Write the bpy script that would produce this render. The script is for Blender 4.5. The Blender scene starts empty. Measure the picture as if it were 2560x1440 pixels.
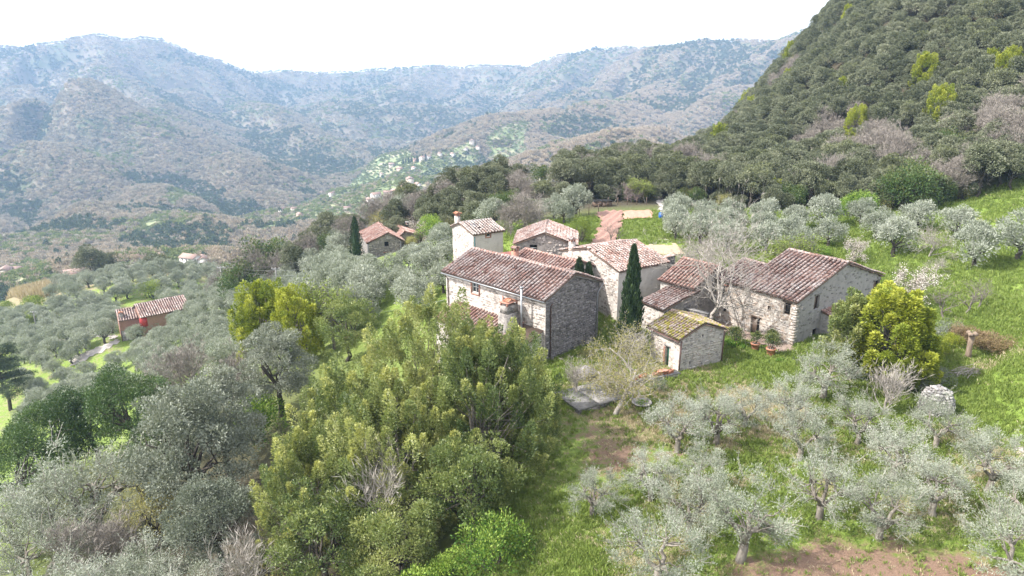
import bpy, math, random
import numpy as np

# ------------------------------------------------------------------ camera, sky, sun, exposure
F_PX, PITCH, CAM_Z = 1800.0, math.radians(17.4), 24.0
scene = bpy.context.scene
cam_data = bpy.data.cameras.new('camera')
cam = bpy.data.objects.new('camera', cam_data)
scene.collection.objects.link(cam)
cam.location = (0, 0, CAM_Z)
cam.rotation_euler = (math.radians(90) - PITCH, 0, 0)
cam_data.sensor_width = 36
cam_data.lens = 36 * F_PX / 2560
cam_data.clip_start = 0.5
cam_data.clip_end = 12000
scene.camera = cam

SUN_EL, SUN_AZ = math.radians(46), math.radians(-100)      # azimuth from +Y, negative = to the left
world = bpy.data.worlds.new('World')
scene.world = world
world.use_nodes = True
wn = world.node_tree.nodes
wl = world.node_tree.links
sky = wn.new('ShaderNodeTexSky')
sky.sky_type = 'NISHITA'
sky.sun_disc = False
sky.sun_elevation = SUN_EL
sky.sun_rotation = SUN_AZ
sky.air_density = 0.8
sky.dust_density = 6.0
sky.ozone_density = 1.0
sky.altitude = 300
veil = wn.new("ShaderNodeMix")
veil.data_type = "RGBA"
veil.inputs[0].default_value = 0.65                        # thin high cloud over the whole sky
veil.inputs[7].default_value = (6.4, 6.5, 6.8, 1)
wl.new(sky.outputs[0], veil.inputs[6])
wl.new(veil.outputs[2], wn["Background"].inputs[0])
wn['Background'].inputs[1].default_value = 0.15
sun_data = bpy.data.lights.new('sun', 'SUN')
sun_data.energy = 3.5
sun_data.angle = math.radians(1.2)
sun_data.color = (1.0, 0.955, 0.90)
sun = bpy.data.objects.new('sun', sun_data)
scene.collection.objects.link(sun)
sun.location = (-60, 0, 80)
sun.rotation_euler = (math.pi / 2 - SUN_EL, 0, math.pi - SUN_AZ)
scene.view_settings.view_transform = 'Standard'
scene.view_settings.look = 'None'
scene.view_settings.gamma = 1
scene.view_settings.use_curve_mapping = False
scene.view_settings.exposure = 1.3
scene.render.engine = 'CYCLES'
scene.cycles.use_denoising = True
scene.cycles.max_bounces = 6
scene.cycles.diffuse_bounces = 3
scene.cycles.transmission_bounces = 3
scene.cycles.volume_bounces = 1
scene.cycles.transparent_max_bounces = 4

# ------------------------------------------------------------------ helpers
RNG = np.random.default_rng(11)
random.seed(5)
COL = scene.collection
CO, SI = math.cos(PITCH), math.sin(PITCH)

def ray(px, py):
    u = (px - 1280) / F_PX
    v = (py - 720) / F_PX
    return u, CO - v * SI, -(SI + v * CO)

def at_z(px, py, z):
    d = ray(px, py)
    t = (z - CAM_Z) / d[2]
    return np.array([d[0] * t, d[1] * t, z])

def at_y(px, py, Y):
    d = ray(px, py)
    t = Y / d[1]
    return np.array([d[0] * t, Y, CAM_Z + d[2] * t])

def sstep(a, b, x):
    t = np.clip((x - a) / (b - a), 0, 1)
    return t * t * (3 - 2 * t)

_perm = np.random.default_rng(3).random((256, 256))
def vnoise(x, y):
    xi = np.floor(x).astype(int)
    yi = np.floor(y).astype(int)
    fx = x - xi
    fy = y - yi
    fx = fx * fx * (3 - 2 * fx)
    fy = fy * fy * (3 - 2 * fy)
    g = lambda a, b: _perm[a % 256, b % 256]
    return (g(xi, yi) * (1 - fx) + g(xi + 1, yi) * fx) * (1 - fy) + (g(xi, yi + 1) * (1 - fx) + g(xi + 1, yi + 1) * fx) * fy

def fbm(x, y, o=4):
    s, a, t = 0, 0.5, 0
    for k in range(o):
        s = s + a * vnoise(x * 2 ** k + 17.3 * k, y * 2 ** k + 5.1 * k)
        t += a
        a *= 0.5
    return s / t - 0.5

def tag(o, label=None, cat=None, group=None, kind=None):
    if label: o['label'] = label
    if cat: o['category'] = cat
    if group: o['group'] = group
    if kind: o['kind'] = kind
    return o

def mesh_of(name, V, P, mat=None, attrs=None, smooth=False):
    """V (n,3); P list of (m,k) index arrays"""
    V = np.asarray(V, dtype=np.float32).reshape(-1, 3)
    P = [np.asarray(p, dtype=np.int32) for p in P if len(p)]
    me = bpy.data.meshes.new(name)
    me.vertices.add(len(V))
    me.vertices.foreach_set('co', V.ravel())
    idx = np.concatenate([p.ravel() for p in P])
    tot = np.concatenate([np.full(len(p), p.shape[1], dtype=np.int32) for p in P])
    start = np.concatenate([[0], np.cumsum(tot)[:-1]]).astype(np.int32)
    me.loops.add(len(idx))
    me.loops.foreach_set('vertex_index', idx)
    me.polygons.add(len(tot))
    me.polygons.foreach_set('loop_start', start)
    me.polygons.foreach_set('loop_total', tot)
    if smooth:
        me.polygons.foreach_set('use_smooth', np.ones(len(tot), dtype=bool))
    if attrs:
        for k, (dom, arr) in attrs.items():
            a = me.attributes.new(k, 'FLOAT', dom)
            a.data.foreach_set('value', np.asarray(arr, dtype=np.float32))
    if mat: me.materials.append(mat)
    me.update(calc_edges=True)
    return me

def put(name, me, parent=None, loc=(0, 0, 0), rz=0.0, sc=1.0):
    o = bpy.data.objects.new(name, me)
    COL.objects.link(o)
    o.location = loc
    o.rotation_euler = (0, 0, rz)
    o.scale = (sc, sc, sc) if not hasattr(sc, '__len__') else sc
    if parent is not None: o.parent = parent
    return o

class MB:
    """collects pieces; build() makes one mesh"""
    def __init__(s):
        s.V, s.P, s.A, s.n = [], {}, [], 0
    def add(s, V, P, a=0.0):
        V = np.asarray(V, dtype=float).reshape(-1, 3)
        for p in (P if isinstance(P, list) else [P]):
            p = np.asarray(p)
            if len(p) == 0: continue
            if p.ndim == 1: p = p[None]
            s.P.setdefault(p.shape[1], []).append(p + s.n)
        s.V.append(V)
        s.A.append(np.broadcast_to(np.asarray(a, dtype=float), (len(V),)))
        s.n += len(V)
        return s
    def box(s, c, size, R=None, a=0.0, taper=1.0):
        h = np.array(size, dtype=float) / 2
        V = np.array([[x, y, z] for z in (-1, 1) for y in (-1, 1) for x in (-1, 1)], dtype=float) * h
        V[4:, :2] *= taper
        if R is not None: V = V @ np.asarray(R).T
        return s.add(V + np.array(c), np.array([[0, 2, 3, 1], [4, 5, 7, 6], [0, 1, 5, 4], [2, 6, 7, 3], [0, 4, 6, 2], [1, 3, 7, 5]]), a)
    def tube(s, pts, rad, n=5, a=0.0, cap=True):
        pts = np.asarray(pts, dtype=float)
        rad = np.broadcast_to(np.asarray(rad, dtype=float), (len(pts),))
        d = np.gradient(pts, axis=0)
        d /= np.linalg.norm(d, axis=1)[:, None] + 1e-9
        ref = np.array([0, 0, 1.0]) if abs(d[0][2]) < 0.9 else np.array([1.0, 0, 0])
        u = np.cross(d, ref)
        u /= np.linalg.norm(u, axis=1)[:, None] + 1e-9
        v = np.cross(d, u)
        an = np.arange(n) * 2 * math.pi / n
        V = pts[:, None] + rad[:, None, None] * (np.cos(an)[None, :, None] * u[:, None] + np.sin(an)[None, :, None] * v[:, None])
        m = len(pts)
        i = np.arange(m - 1)[:, None] * n
        j = np.arange(n)[None]
        k = (j + 1) % n
        q = np.stack([i + j, i + k, i + n + k, i + n + j], -1).reshape(-1, 4)
        P = [q]
        if cap: P += [np.arange(n)[None, ::-1] + 0, np.arange(n)[None] + (m - 1) * n]
        return s.add(V.reshape(-1, 3), P, a)
    def mesh(s, name, mat=None, smooth=False, att='tint'):
        return mesh_of(name, np.concatenate(s.V), [np.concatenate(p) for p in s.P.values()], mat, {att: ('POINT', np.concatenate(s.A))}, smooth)
    def put(s, name, mat=None, parent=None, smooth=False, **k):
        return put(name, s.mesh(name, mat, smooth), parent, **k)

def rotz(a):
    c, s = math.cos(a), math.sin(a)
    return np.array([[c, -s, 0], [s, c, 0], [0, 0, 1.0]])

def empty(name, loc=(0, 0, 0), rz=0.0, sc=1.0):
    return put(name, None, None, loc, rz, sc)

# ------------------------------------------------------------------ materials
class NT:
    def __init__(s, name):
        s.m = bpy.data.materials.new(name)
        s.m.use_nodes = True
        s.t = s.m.node_tree
        s.b = s.t.nodes['Principled BSDF']
        s.b.inputs['Roughness'].default_value = 0.85
        s.b.inputs['Specular IOR Level'].default_value = 0.25
        s.out = s.t.nodes['Material Output']
    def n(s, kind, **k):
        x = s.t.nodes.new('ShaderNode' + kind)
        for a, b in k.items():
            if hasattr(x, a): setattr(x, a, b)
            else: x.inputs[a].default_value = b
        return x
    def l(s, a, b): s.t.links.new(a, b)
    def coord(s, which='Object', scale=None):
        c = s.n('TexCoord').outputs[which]
        if scale is not None:
            m = s.n('Mapping')
            m.inputs['Scale'].default_value = scale
            s.l(c, m.inputs[0])
            c = m.outputs[0]
        return c
    def pos(s): return s.n('NewGeometry').outputs['Position']
    def noise(s, vec, scale, detail=4, rough=0.6, out='Fac'):
        x = s.n('TexNoise')
        x.inputs['Scale'].default_value = scale
        x.inputs['Detail'].default_value = detail
        x.inputs['Roughness'].default_value = rough
        s.l(vec, x.inputs['Vector'])
        return x.outputs[out]
    def voro(s, vec, scale, feature='F1', out='Distance'):
        x = s.n('TexVoronoi', feature=feature)
        x.inputs['Scale'].default_value = scale
        s.l(vec, x.inputs['Vector'])
        return x.outputs[out]
    def ramp(s, fac, stops):
        x = s.n('ValToRGB')
        e = x.color_ramp.elements
        while len(e) < len(stops): e.new(0.5)
        for q, (p, c) in zip(e, stops):
            q.position = p
            q.color = (*c, 1) if len(c) == 3 else c
        s.l(fac, x.inputs[0])
        return x.outputs[0]
    def rng(s, fac, a, b, c=0.0, d=1.0):
        x = s.n('MapRange')
        for i, v in zip((1, 2, 3, 4), (a, b, c, d)): x.inputs[i].default_value = v
        s.l(fac, x.inputs[0])
        return x.outputs[0]
    def mix(s, fac, a, b, mode='MIX'):
        x = s.n('Mix', data_type='RGBA', blend_type=mode)
        for sock, v in ((x.inputs[0], fac), (x.inputs[6], a), (x.inputs[7], b)):
            if isinstance(v, (int, float)): sock.default_value = v
            elif isinstance(v, tuple): sock.default_value = (*v, 1)
            else: s.l(v, sock)
        return x.outputs[2]
    def math(s, op, a, b=0.0):
        x = s.n('Math', operation=op)
        for sock, v in ((x.inputs[0], a), (x.inputs[1], b)):
            if isinstance(v, (int, float)): sock.default_value = v
            else: s.l(v, sock)
        return x.outputs[0]
    def attr(s, name, out='Fac'):
        x = s.n('Attribute')
        x.attribute_name = name
        return x.outputs[out]
    def base(s, c):
        if isinstance(c, tuple): s.b.inputs['Base Color'].default_value = (*c, 1)
        else: s.l(c, s.b.inputs['Base Color'])
        return s
    def bump(s, h, strength=0.5, dist=0.05):
        x = s.n('Bump')
        x.inputs['Strength'].default_value = strength
        x.inputs['Distance'].default_value = dist
        s.l(h, x.inputs['Height'])
        s.l(x.outputs[0], s.b.inputs['Normal'])
        return s

def leaf_mat(name, cols, young=None, trans=0.3, rough=0.6, spec=0.3, w=(0.3, 0.25, 0.45)):
    """cols: dark..light base colours picked per clump, leaf and tree"""
    t = NT(name)
    r1 = t.n('ObjectInfo').outputs['Random']
    r2 = t.n('NewGeometry').outputs['Random Per Island']
    tn = t.attr('tint')
    f = t.math('ADD', t.math('ADD', t.math('MULTIPLY', r1, w[0]), t.math('MULTIPLY', r2, w[1])), t.math('MULTIPLY', tn, w[2]))
    n = len(cols)
    c = t.ramp(f, [(0.12 + 0.76 * i / max(1, n - 1), q) for i, q in enumerate(cols)])
    if young:
        c = t.mix(t.rng(t.attr('young'), 0.25, 0.9), c, young)
    t.base(c)
    t.b.inputs['Roughness'].default_value = rough
    t.b.inputs['Specular IOR Level'].default_value = spec
    tr = t.n('BsdfTranslucent')
    t.l(t.mix(1.0, c, (1.0, 1.0, 0.6), 'MULTIPLY'), tr.inputs[0])
    mx = t.n('MixShader')
    mx.inputs[0].default_value = trans
    t.l(t.b.outputs[0], mx.inputs[1])
    t.l(tr.outputs[0], mx.inputs[2])
    t.l(mx.outputs[0], t.out.inputs[0])
    return t.m

def bark_mat(name, a, b, scale=6):
    t = NT(name)
    p = t.coord('Object', (1, 1, 0.25))
    f = t.noise(p, scale, 5)
    t.base(t.ramp(f, [(0.3, a), (0.7, b)])).bump(f, 0.6, 0.05)
    return t.m

def flat_mat(name, a, b=None, scale=8, rough=0.8, metal=0.0, spec=0.3):
    t = NT(name)
    if b is None: b = tuple(min(1, x * 0.7) for x in a)
    f = t.noise(t.coord(), scale, 4)
    t.base(t.ramp(f, [(0.35, b), (0.65, a)]))
    t.b.inputs['Roughness'].default_value = rough
    t.b.inputs['Metallic'].default_value = metal
    t.b.inputs['Specular IOR Level'].default_value = spec
    return t.m

# ------------------------------------------------------------------ terrain
NEAR_PX = [  # picture points of bare ground with the distance they stand at
    (1480, 600, 95), (1640, 600, 95), (1540, 530, 113), (1640, 525, 116), (1660, 500, 126), (1400, 560, 105), (1250, 565, 100), (1010, 560, 130),
    (1750, 520, 118), (1900, 540, 105), (2100, 550, 98), (2300, 553, 95), (2560, 530, 92),
    (1800, 440, 150), (2000, 420, 148), (2200, 370, 140), (2400, 320, 135), (2560, 290, 128),
    (1710, 425, 185), (1810, 358, 205), (1905, 296, 218), (2010, 172, 232), (2110, 30, 240), (2300, 20, 182), (2560, 20, 160),
    (300, 700, 230), (400, 688, 236), (480, 684, 242), (50, 760, 235), (100, 725, 265), (50, 800, 215), (150, 830, 190), (380, 850, 150), (300, 845, 150), (553, 748, 157),
    (45, 1005, 130), (960, 655, 117), (890, 660, 112), (1430, 545, 112),
]
NEAR_W = [
    (0, 50, 0), (14, 54, 0), (22, 56, 0.1), (10, 64, 0), (18, 62, 0), (30, 60, 0.6), (5, 75, 0.3), (15, 80, 0.6), (-6, 76, -0.8), (8, 48, -0.1), (5, 42, -0.4),
    (4, 31, -1.2), (12, 30, -0.4), (20, 28, 0.2), (26, 30, 0.8), (20, 42, 0.0), (28, 44, 0.6), (36, 54, 1.0), (30, 50, 0.6),
    (-3, 40, -3), (-9, 40, -6), (-16, 40, -8), (-31, 42, -11), (-46, 45, -14.5), (-20, 26, -8), (-6, 26, -5), (-40, 26, -12), (4, 15, -2), (20, 12, 0), (-30, 10, -12),
    (-5, 54, -2.4), (-8, 58, -3), (-16, 62, -5.5), (-30, 66, -11), (-20, 88, -5), (-35, 110, -15), (-60, 100, -26), (-60, 62, -21), (-90, 82, -34), (-45, 80, -18),
    (38, 66, 1.4), (45, 68, 2.2), (53, 76, 3.2), (62, 90, 5), (80, 96, 10), (42, 86, 2.4), (45, 96, 3.6), (26, 78, 1.2), (60, 50, 3.5), (80, 60, 8), (60, 25, 3), (90, 20, 8),
    (0, 150, -1), (0, 175, -10), (0, 205, -26), (25, 180, -4), (32, 215, -16), (40, 262, -38), (-40, 150, -16), (-40, 180, -28), (-40, 235, -54), (0, 265, -58), (60, 335, -70), (0, 335, -92),
    (-100, 335, -98), (-170, 300, -84), (-200, 252, -66), (-150, 190, -50), (-225, 335, -104), (-130, 275, -66), (-80, 190, -40), (-75, 230, -58), (-150, 130, -56), (-190, 190, -66), (-140, 90, -54),
    (80, 335, -30), (118, 380, 5), (130, 200, 56), (160, 170, 60), (140, 262, 62), (200, 200, 80), (200, 300, 86), (300, 200, 110), (250, 120, 66), (160, 110, 34), (120, 60, 18), (300, 380, 90), (-300, 150, -90), (-300, 330, -130),
]
CP = np.array([at_y(*p) for p in NEAR_PX] + [np.array(p, dtype=float) for p in NEAR_W])
def _tps(r2): return 0.5 * r2 * np.log(r2 + 1e-6)
_n = len(CP)
_XY = CP[:, :2] / 100
_K = _tps(((_XY[:, None] - _XY[None]) ** 2).sum(-1)) + np.eye(_n) * 0.0006
_A = np.zeros((_n + 3, _n + 3))
_A[:_n, :_n] = _K
_A[:_n, _n] = 1
_A[:_n, _n + 1:] = _XY
_A[_n:, :_n] = _A[:_n, _n:].T
_W = np.linalg.solve(_A, np.concatenate([CP[:, 2], [0, 0, 0]]))

def near_h(x, y):
    X = np.stack([x, y], -1) / 100
    out = np.zeros(len(X))
    for i in range(0, len(X), 20000):
        q = X[i:i + 20000]
        out[i:i + 20000] = _tps(((q[:, None] - _XY[None]) ** 2).sum(-1)) @ _W[:_n] + _W[_n] + q @ _W[_n + 1:]
    bx = np.interp(y, [20, 36, 40, 49, 58, 70], [33, 31.5, 31, 34, 44, 60])          # grassy bank on the right
    out += 1.9 * sstep(0, 3.2, x - bx) * sstep(78, 62, y) - 0.6 * sstep(4, 14, x - bx) * sstep(78, 62, y)
    t = np.abs(((y * 0.35 + x * 0.94) / 5.5) % 1 - 0.5)                              # old terraces in the meadow
    out += 0.35 * sstep(0.1, 0.4, t) * sstep(40, 48, x) * sstep(110, 90, y) * sstep(58, 64, y)
    return out

RIDGES = [  # crest lines: (px, py, distance) ..., side slope
    ([(-400, 120, 2500), (0, 108, 2550), (120, 112, 2600), (240, 96, 2650), (330, 108, 2750), (470, 145, 2900), (600, 163, 3050), (790, 186, 3250), (880, 182, 3300), (960, 166, 3300), (1060, 158, 3300), (1180, 174, 3300), (1300, 168, 3200), (1490, 138, 3000), (1600, 146, 2900), (1700, 130, 2800)], .42),
    ([(1560, 168, 2500), (1650, 140, 2450), (1720, 112, 2400), (1780, 92, 2350), (1900, 94, 2250), (2040, 70, 2150), (2300, 30, 2000)], .40),
    ([(240, 98, 2650), (215, 150, 2350), (330, 220, 2100), (420, 250, 1900)], .45),
    ([(-100, 330, 1500), (60, 285, 1560), (140, 250, 1620), (215, 232, 1640), (320, 275, 1560), (400, 322, 1460), (450, 380, 1350)], .50),
    ([(560, 163, 3000), (600, 230, 2550), (650, 270, 2200), (720, 300, 2000), (770, 308, 1900), (850, 350, 1780), (930, 405, 1680)], .50),
    ([(400, 260, 1950), (480, 320, 1650), (540, 375, 1400), (600, 400, 1300), (660, 440, 1200), (720, 500, 1080)], .48),
    ([(780, 190, 3200), (840, 240, 2800), (900, 285, 2450), (870, 330, 2150)], .50),
    ([(-100, 430, 1150), (60, 370, 1250), (160, 372, 1260), (260, 400, 1200), (340, 450, 1080), (420, 500, 980)], .46),
    ([(-100, 560, 800), (80, 520, 860), (230, 500, 900), (330, 520, 880), (440, 560, 800), (560, 590, 720), (650, 600, 680)], .38),
    ([(1060, 160, 3250), (1010, 215, 2900), (985, 270, 2600), (960, 320, 2350)], .50),
    ([(1490, 140, 2950), (1400, 200, 2700), (1300, 240, 2500), (1200, 290, 2250), (1100, 330, 2050), (1010, 370, 1900)], .46),
    ([(1240, 170, 3200), (1190, 230, 2850), (1120, 270, 2600)], .50),
    ([(1720, 114, 2400), (1660, 190, 2050), (1590, 220, 1850), (1490, 250, 1650), (1400, 262, 1560), (1290, 300, 1480), (1220, 340, 1420), (1120, 390, 1300), (1000, 440, 1180), (900, 480, 1080), (800, 520, 980), (720, 545, 900)], .34),
    ([(1900, 98, 2250), (1860, 180, 1900), (1790, 240, 1600), (1720, 290, 1300), (1640, 330, 1080)], .42),
    ([(1400, 372, 1000), (1480, 345, 980), (1590, 312, 930), (1680, 350, 860), (1800, 380, 760)], .50),
    ([(200, 640, 470), (420, 630, 480), (560, 640, 470)], .30),
    ([(1300, 410, 900), (1200, 440, 880), (1100, 470, 840), (1000, 520, 760), (900, 560, 680)], .26),
]
_RS = []
for pts, k in RIDGES:
    P3 = np.array([at_y(*p) for p in pts])
    _RS.append((P3, k))

def far_h(x, y):
    acc = np.interp(y, [300, 600, 900, 1400, 2000, 3500], [-120, -160, -185, -205, -185, -60]) + 0.01 * np.abs(x)
    wob = 70 * fbm(x / 260, y / 260, 3)
    wob2 = 70 * fbm(x / 260 + 50, y / 260 + 9, 3)
    X, Y = x + wob, y + wob2
    K = 7.0
    E = np.exp((acc + 210) / K / 3)
    E = np.zeros_like(x)
    hs = [acc]
    crest_d = np.full(x.shape, 1e9)
    for ri, (P3, k) in enumerate(_RS):
        best = np.full(x.shape, -1e9)
        for a, b in zip(P3[:-1], P3[1:]):
            d = b[:2] - a[:2]
            t = np.clip(((X - a[0]) * d[0] + (Y - a[1]) * d[1]) / (d @ d), 0, 1)
            dist = np.hypot(X - a[0] - t * d[0], Y - a[1] - t * d[1])
            h = a[2] + t * (b[2] - a[2]) - k * (np.sqrt(dist ** 2 + 20 ** 2) - 20)
            best = np.maximum(best, h)
            if ri < 2: crest_d = np.minimum(crest_d, dist)
        hs.append(best)
    hs = np.stack(hs)
    m = hs.max(0)
    h = m + K * np.log(np.exp((hs - m) / K).sum(0)) * 0.7
    # side spurs: gullies run down both flanks, long in the fall direction
    wq = 0.7 * fbm(x / 420 + 3, y / 420, 3)
    wt = sstep(-0.16, 0.06, x / np.maximum(y, 1))
    def furrow(p, q, s):
        n = fbm(p / s + wq * 2.2, q / (s * 3.2) + wq, 2) * 2 + 0.55 * fbm(p / (s * .45) + 7, q / (s * 1.3) + wq * 2, 2)
        return np.clip(1 - np.abs(n) * 3.2, 0, 1)
    fl = furrow(x * .82 + y * .57, -x * .57 + y * .82, 330.0)
    fr = furrow(x * .80 - y * .60, x * .60 + y * .80, 300.0)
    v = fl * (1 - wt) + fr * wt
    rise = np.clip(h - acc, 0, 400)
    h -= v * (0.30 * rise + 24) * sstep(20, 260, crest_d) * sstep(480, 900, y)
    g = np.abs(fbm(x / 230, y / 230, 3)) * 2                      # gullies
    g2 = np.abs(fbm(x / 480 + 31, y / 480 + 7, 2)) * 2
    h += (34 * (g - 0.25) + 70 * (g2 - 0.28) + 12 * np.abs(fbm(x / 85, y / 85, 3))) * sstep(400, 900, y)
    return h

def H(x, y):
    x = np.atleast_1d(np.asarray(x, dtype=float))
    y = np.atleast_1d(np.asarray(y, dtype=float))
    w = sstep(300, 430, y + 0.25 * np.abs(x))
    out = np.zeros(x.shape)
    i = w < 1
    if i.any(): out[i] += (1 - w[i]) * near_h(x[i], y[i])
    i = w > 0
    if i.any(): out[i] += w[i] * far_h(x[i], y[i])
    return out

def gz(x, y): return float(H(x, y)[0])

def ground_at(px, py, near=22.0, far=3800.0):
    """the place where the ground is seen at this picture point"""
    d = ray(px, py)
    Y = np.geomspace(near, far, 500)
    x = Y * d[0] / d[1]
    z = CAM_Z + Y * d[2] / d[1]
    s = z - H(x, Y)
    k = np.argmax(s < 0)
    if s[k] >= 0: k = len(Y) - 1
    k = max(k, 1)
    t = min(1.0, max(0.0, s[k - 1] / (s[k - 1] - s[k] + 1e-9)))
    yy = Y[k - 1] + t * (Y[k] - Y[k - 1])
    return np.array([yy * d[0] / d[1], yy, gz(yy * d[0] / d[1], yy)])

def in_poly(x, y, poly):
    r = np.zeros(x.shape, dtype=bool)
    n = len(poly)
    for i in range(n):
        x1, y1 = poly[i][:2]
        x2, y2 = poly[(i + 1) % n][:2]
        c = ((y1 > y) != (y2 > y)) & (x < (x2 - x1) * (y - y1) / (y2 - y1 + 1e-12) + x1)
        r ^= c
    return r

# ground sheet: one fan, finer near, split in ground and hills
NC, NR = 420, 620
YS = np.concatenate([np.linspace(-30, 18, 10), np.geomspace(20, 4200, NR - 10)])
U = np.linspace(-1, 1, NC)
WY = np.where(YS < 20, 80, 60 + YS * 0.86)
GX = U[None] * WY[:, None]
GY = np.broadcast_to(YS[:, None], GX.shape)
GZ = H(GX.ravel(), GY.ravel()).reshape(GX.shape)

t = NT('meadow_ground')
p = t.pos()
n1 = t.noise(p, 0.35, 6, 0.65)
n2 = t.noise(p, 2.2, 6, 0.7)
n3 = t.noise(p, 14, 4, 0.7)
grass = t.ramp(n2, [(0.3, (0.10, 0.16, 0.025)), (0.5, (0.17, 0.25, 0.04)), (0.7, (0.27, 0.32, 0.09))])
straw = t.ramp(n3, [(0.3, (0.17, 0.14, 0.08)), (0.7, (0.33, 0.28, 0.17))])
soil = t.ramp(n3, [(0.3, (0.15, 0.095, 0.065)), (0.7, (0.27, 0.18, 0.13))])
dry = t.math('ADD', t.math('ADD', t.attr('dry'), t.math('MULTIPLY', t.math('SUBTRACT', n1, 0.5), 1.8)), t.math('MULTIPLY', t.math('SUBTRACT', n2, 0.5), 2.2))
c = t.mix(t.rng(dry, 0.35, 0.75), grass, straw)
so = t.math('ADD', t.math('ADD', t.attr('soil'), t.math('MULTIPLY', t.math('SUBTRACT', n1, 0.5), 1.2)), t.math('MULTIPLY', t.math('SUBTRACT', n2, 0.5), 1.0))
c = t.mix(t.rng(so, 0.45, 0.75), c, soil)
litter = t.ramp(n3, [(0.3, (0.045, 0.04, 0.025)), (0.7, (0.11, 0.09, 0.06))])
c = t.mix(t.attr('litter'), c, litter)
t.base(c).bump(t.math('ADD', n3, t.math('MULTIPLY', n2, 2.0)), 0.8, 0.12)
M_GROUND = t.m

t = NT('woodland_floor')
p = t.pos()
n1 = t.noise(p, 0.012, 6, 0.6)
n2 = t.noise(p, 0.15, 5, 0.6)
c = t.ramp(n1, [(0.35, (0.07, 0.085, 0.04)), (0.55, (0.15, 0.12, 0.09)), (0.7, (0.13, 0.14, 0.07))])
c = t.mix(t.attr('open'), c, t.ramp(t.noise(p, 0.03, 5, 0.7), [(0.35, (0.13, 0.17, 0.08)), (0.5, (0.20, 0.235, 0.11)), (0.62, (0.32, 0.29, 0.20))]))
t.base(c)
M_HILL = t.m

HOME = lambda x, y, cx, cy, rx, ry: np.exp(-(((x - cx) / rx) ** 2 + ((y - cy) / ry) ** 2))

def sheet(name, r0, r1, mat, attrs, step=1):
    X, Y, Z = GX[r0:r1, ::step], GY[r0:r1, ::step], GZ[r0:r1, ::step]
    m, n = X.shape
    V = np.stack([X, Y, Z], -1).reshape(-1, 3)
    i = (np.arange(m - 1)[:, None] * n + np.arange(n - 1)[None])
    q = np.stack([i, i + 1, i + n + 1, i + n], -1).reshape(-1, 4)
    at = {k: ('POINT', f(V[:, 0], V[:, 1])) for k, f in attrs.items()}
    return tag(put(name, mesh_of(name, V, [q], mat, at, True)), kind='structure')

def a_dry(x, y):
    return np.clip(0.9 * HOME(x, y, 10, 47, 10, 6) * 0.85 + 0.6 * HOME(x, y, 18, 47, 8, 4) + 0.7 * HOME(x, y, 36, 52, 5, 4) + 0.6 * HOME(x, y, 20, 85, 12, 8)
                   + 0.7 * HOME(x, y, 29, 36, 5, 5) + 0.3 * HOME(x, y, 16, 30, 12, 8) + 0.35 * HOME(x, y, 8, 40, 8, 8) + 0.9 * HOME(x, y, -150, 250, 40, 18) + 0.45 * HOME(x, y, 11, 56, 9, 7) + 0.5 * sstep(-50, -90, x) + 0.3 * HOME(x, y, 22, 46, 10, 8), 0, 1) - 0.12 - 0.15 * HOME(x, y, 60, 70, 24, 22)
def a_soil(x, y):
    return 0.95 * HOME(x, y, 14, 29.5, 7, 3.2) + 0.95 * HOME(x, y, 22, 28, 7, 3) + 0.75 * HOME(x, y, 5, 39, 4, 6) + 0.5 * HOME(x, y, 13, 36, 4, 4) + 0.5 * HOME(x, y, 19, 34, 4, 4) + 0.7 * HOME(x, y, 10, 41, 3, 1.6) + 0.6 * HOME(x, y, 18, 39.5, 3, 1.6) + 0.6 * HOME(x, y, 25, 37, 3.5, 1.8) + 0.6 * HOME(x, y, 28, 32, 4, 2) - 0.25 + 0.5 * HOME(x, y, 5, 45, 4, 4) + 0.3 * HOME(x, y, 10, 50, 5, 4)
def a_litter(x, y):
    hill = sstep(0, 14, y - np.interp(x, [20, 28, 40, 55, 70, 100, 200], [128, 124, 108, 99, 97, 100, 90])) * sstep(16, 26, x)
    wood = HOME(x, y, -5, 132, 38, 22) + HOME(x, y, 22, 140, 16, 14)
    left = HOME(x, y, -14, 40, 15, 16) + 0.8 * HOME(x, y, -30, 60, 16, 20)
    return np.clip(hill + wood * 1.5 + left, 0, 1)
NSPLIT = int(np.searchsorted(YS, 330))
ground = sheet('ground', 0, NSPLIT + 1, M_GROUND, {'dry': a_dry, 'soil': a_soil, 'litter': a_litter})

OPEN = []   # open farmland among the far woods (picture outline, see below)
for pl in ([(640, 590), (760, 500), (900, 440), (960, 380), (1060, 400), (1180, 350), (1200, 385), (1060, 470), (1000, 520), (900, 560), (760, 560)],
           [(1215, 345), (1270, 310), (1330, 305), (1310, 350), (1400, 375), (1420, 400), (1230, 400)],
           [(0, 690), (60, 640), (150, 660), (150, 740), (0, 740)],
           [(400, 500), (470, 480), (500, 500), (440, 520)], [(345, 570), (430, 520), (440, 545), (370, 590)], [(410, 650), (430, 610), (470, 640), (540, 690), (440, 690)],
           [(1330, 480), (1330, 440), (1360, 440), (1370, 480)]):
    OPEN.append([ground_at(a, b, 300)[:2] for a, b in pl])
def a_open(x, y):
    r = np.zeros(x.shape)
    for pl in OPEN: r = np.maximum(r, in_poly(x, y, pl).astype(float))
    return r
hills = sheet('hills', NSPLIT, len(YS), M_HILL, {'open': a_open})

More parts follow.
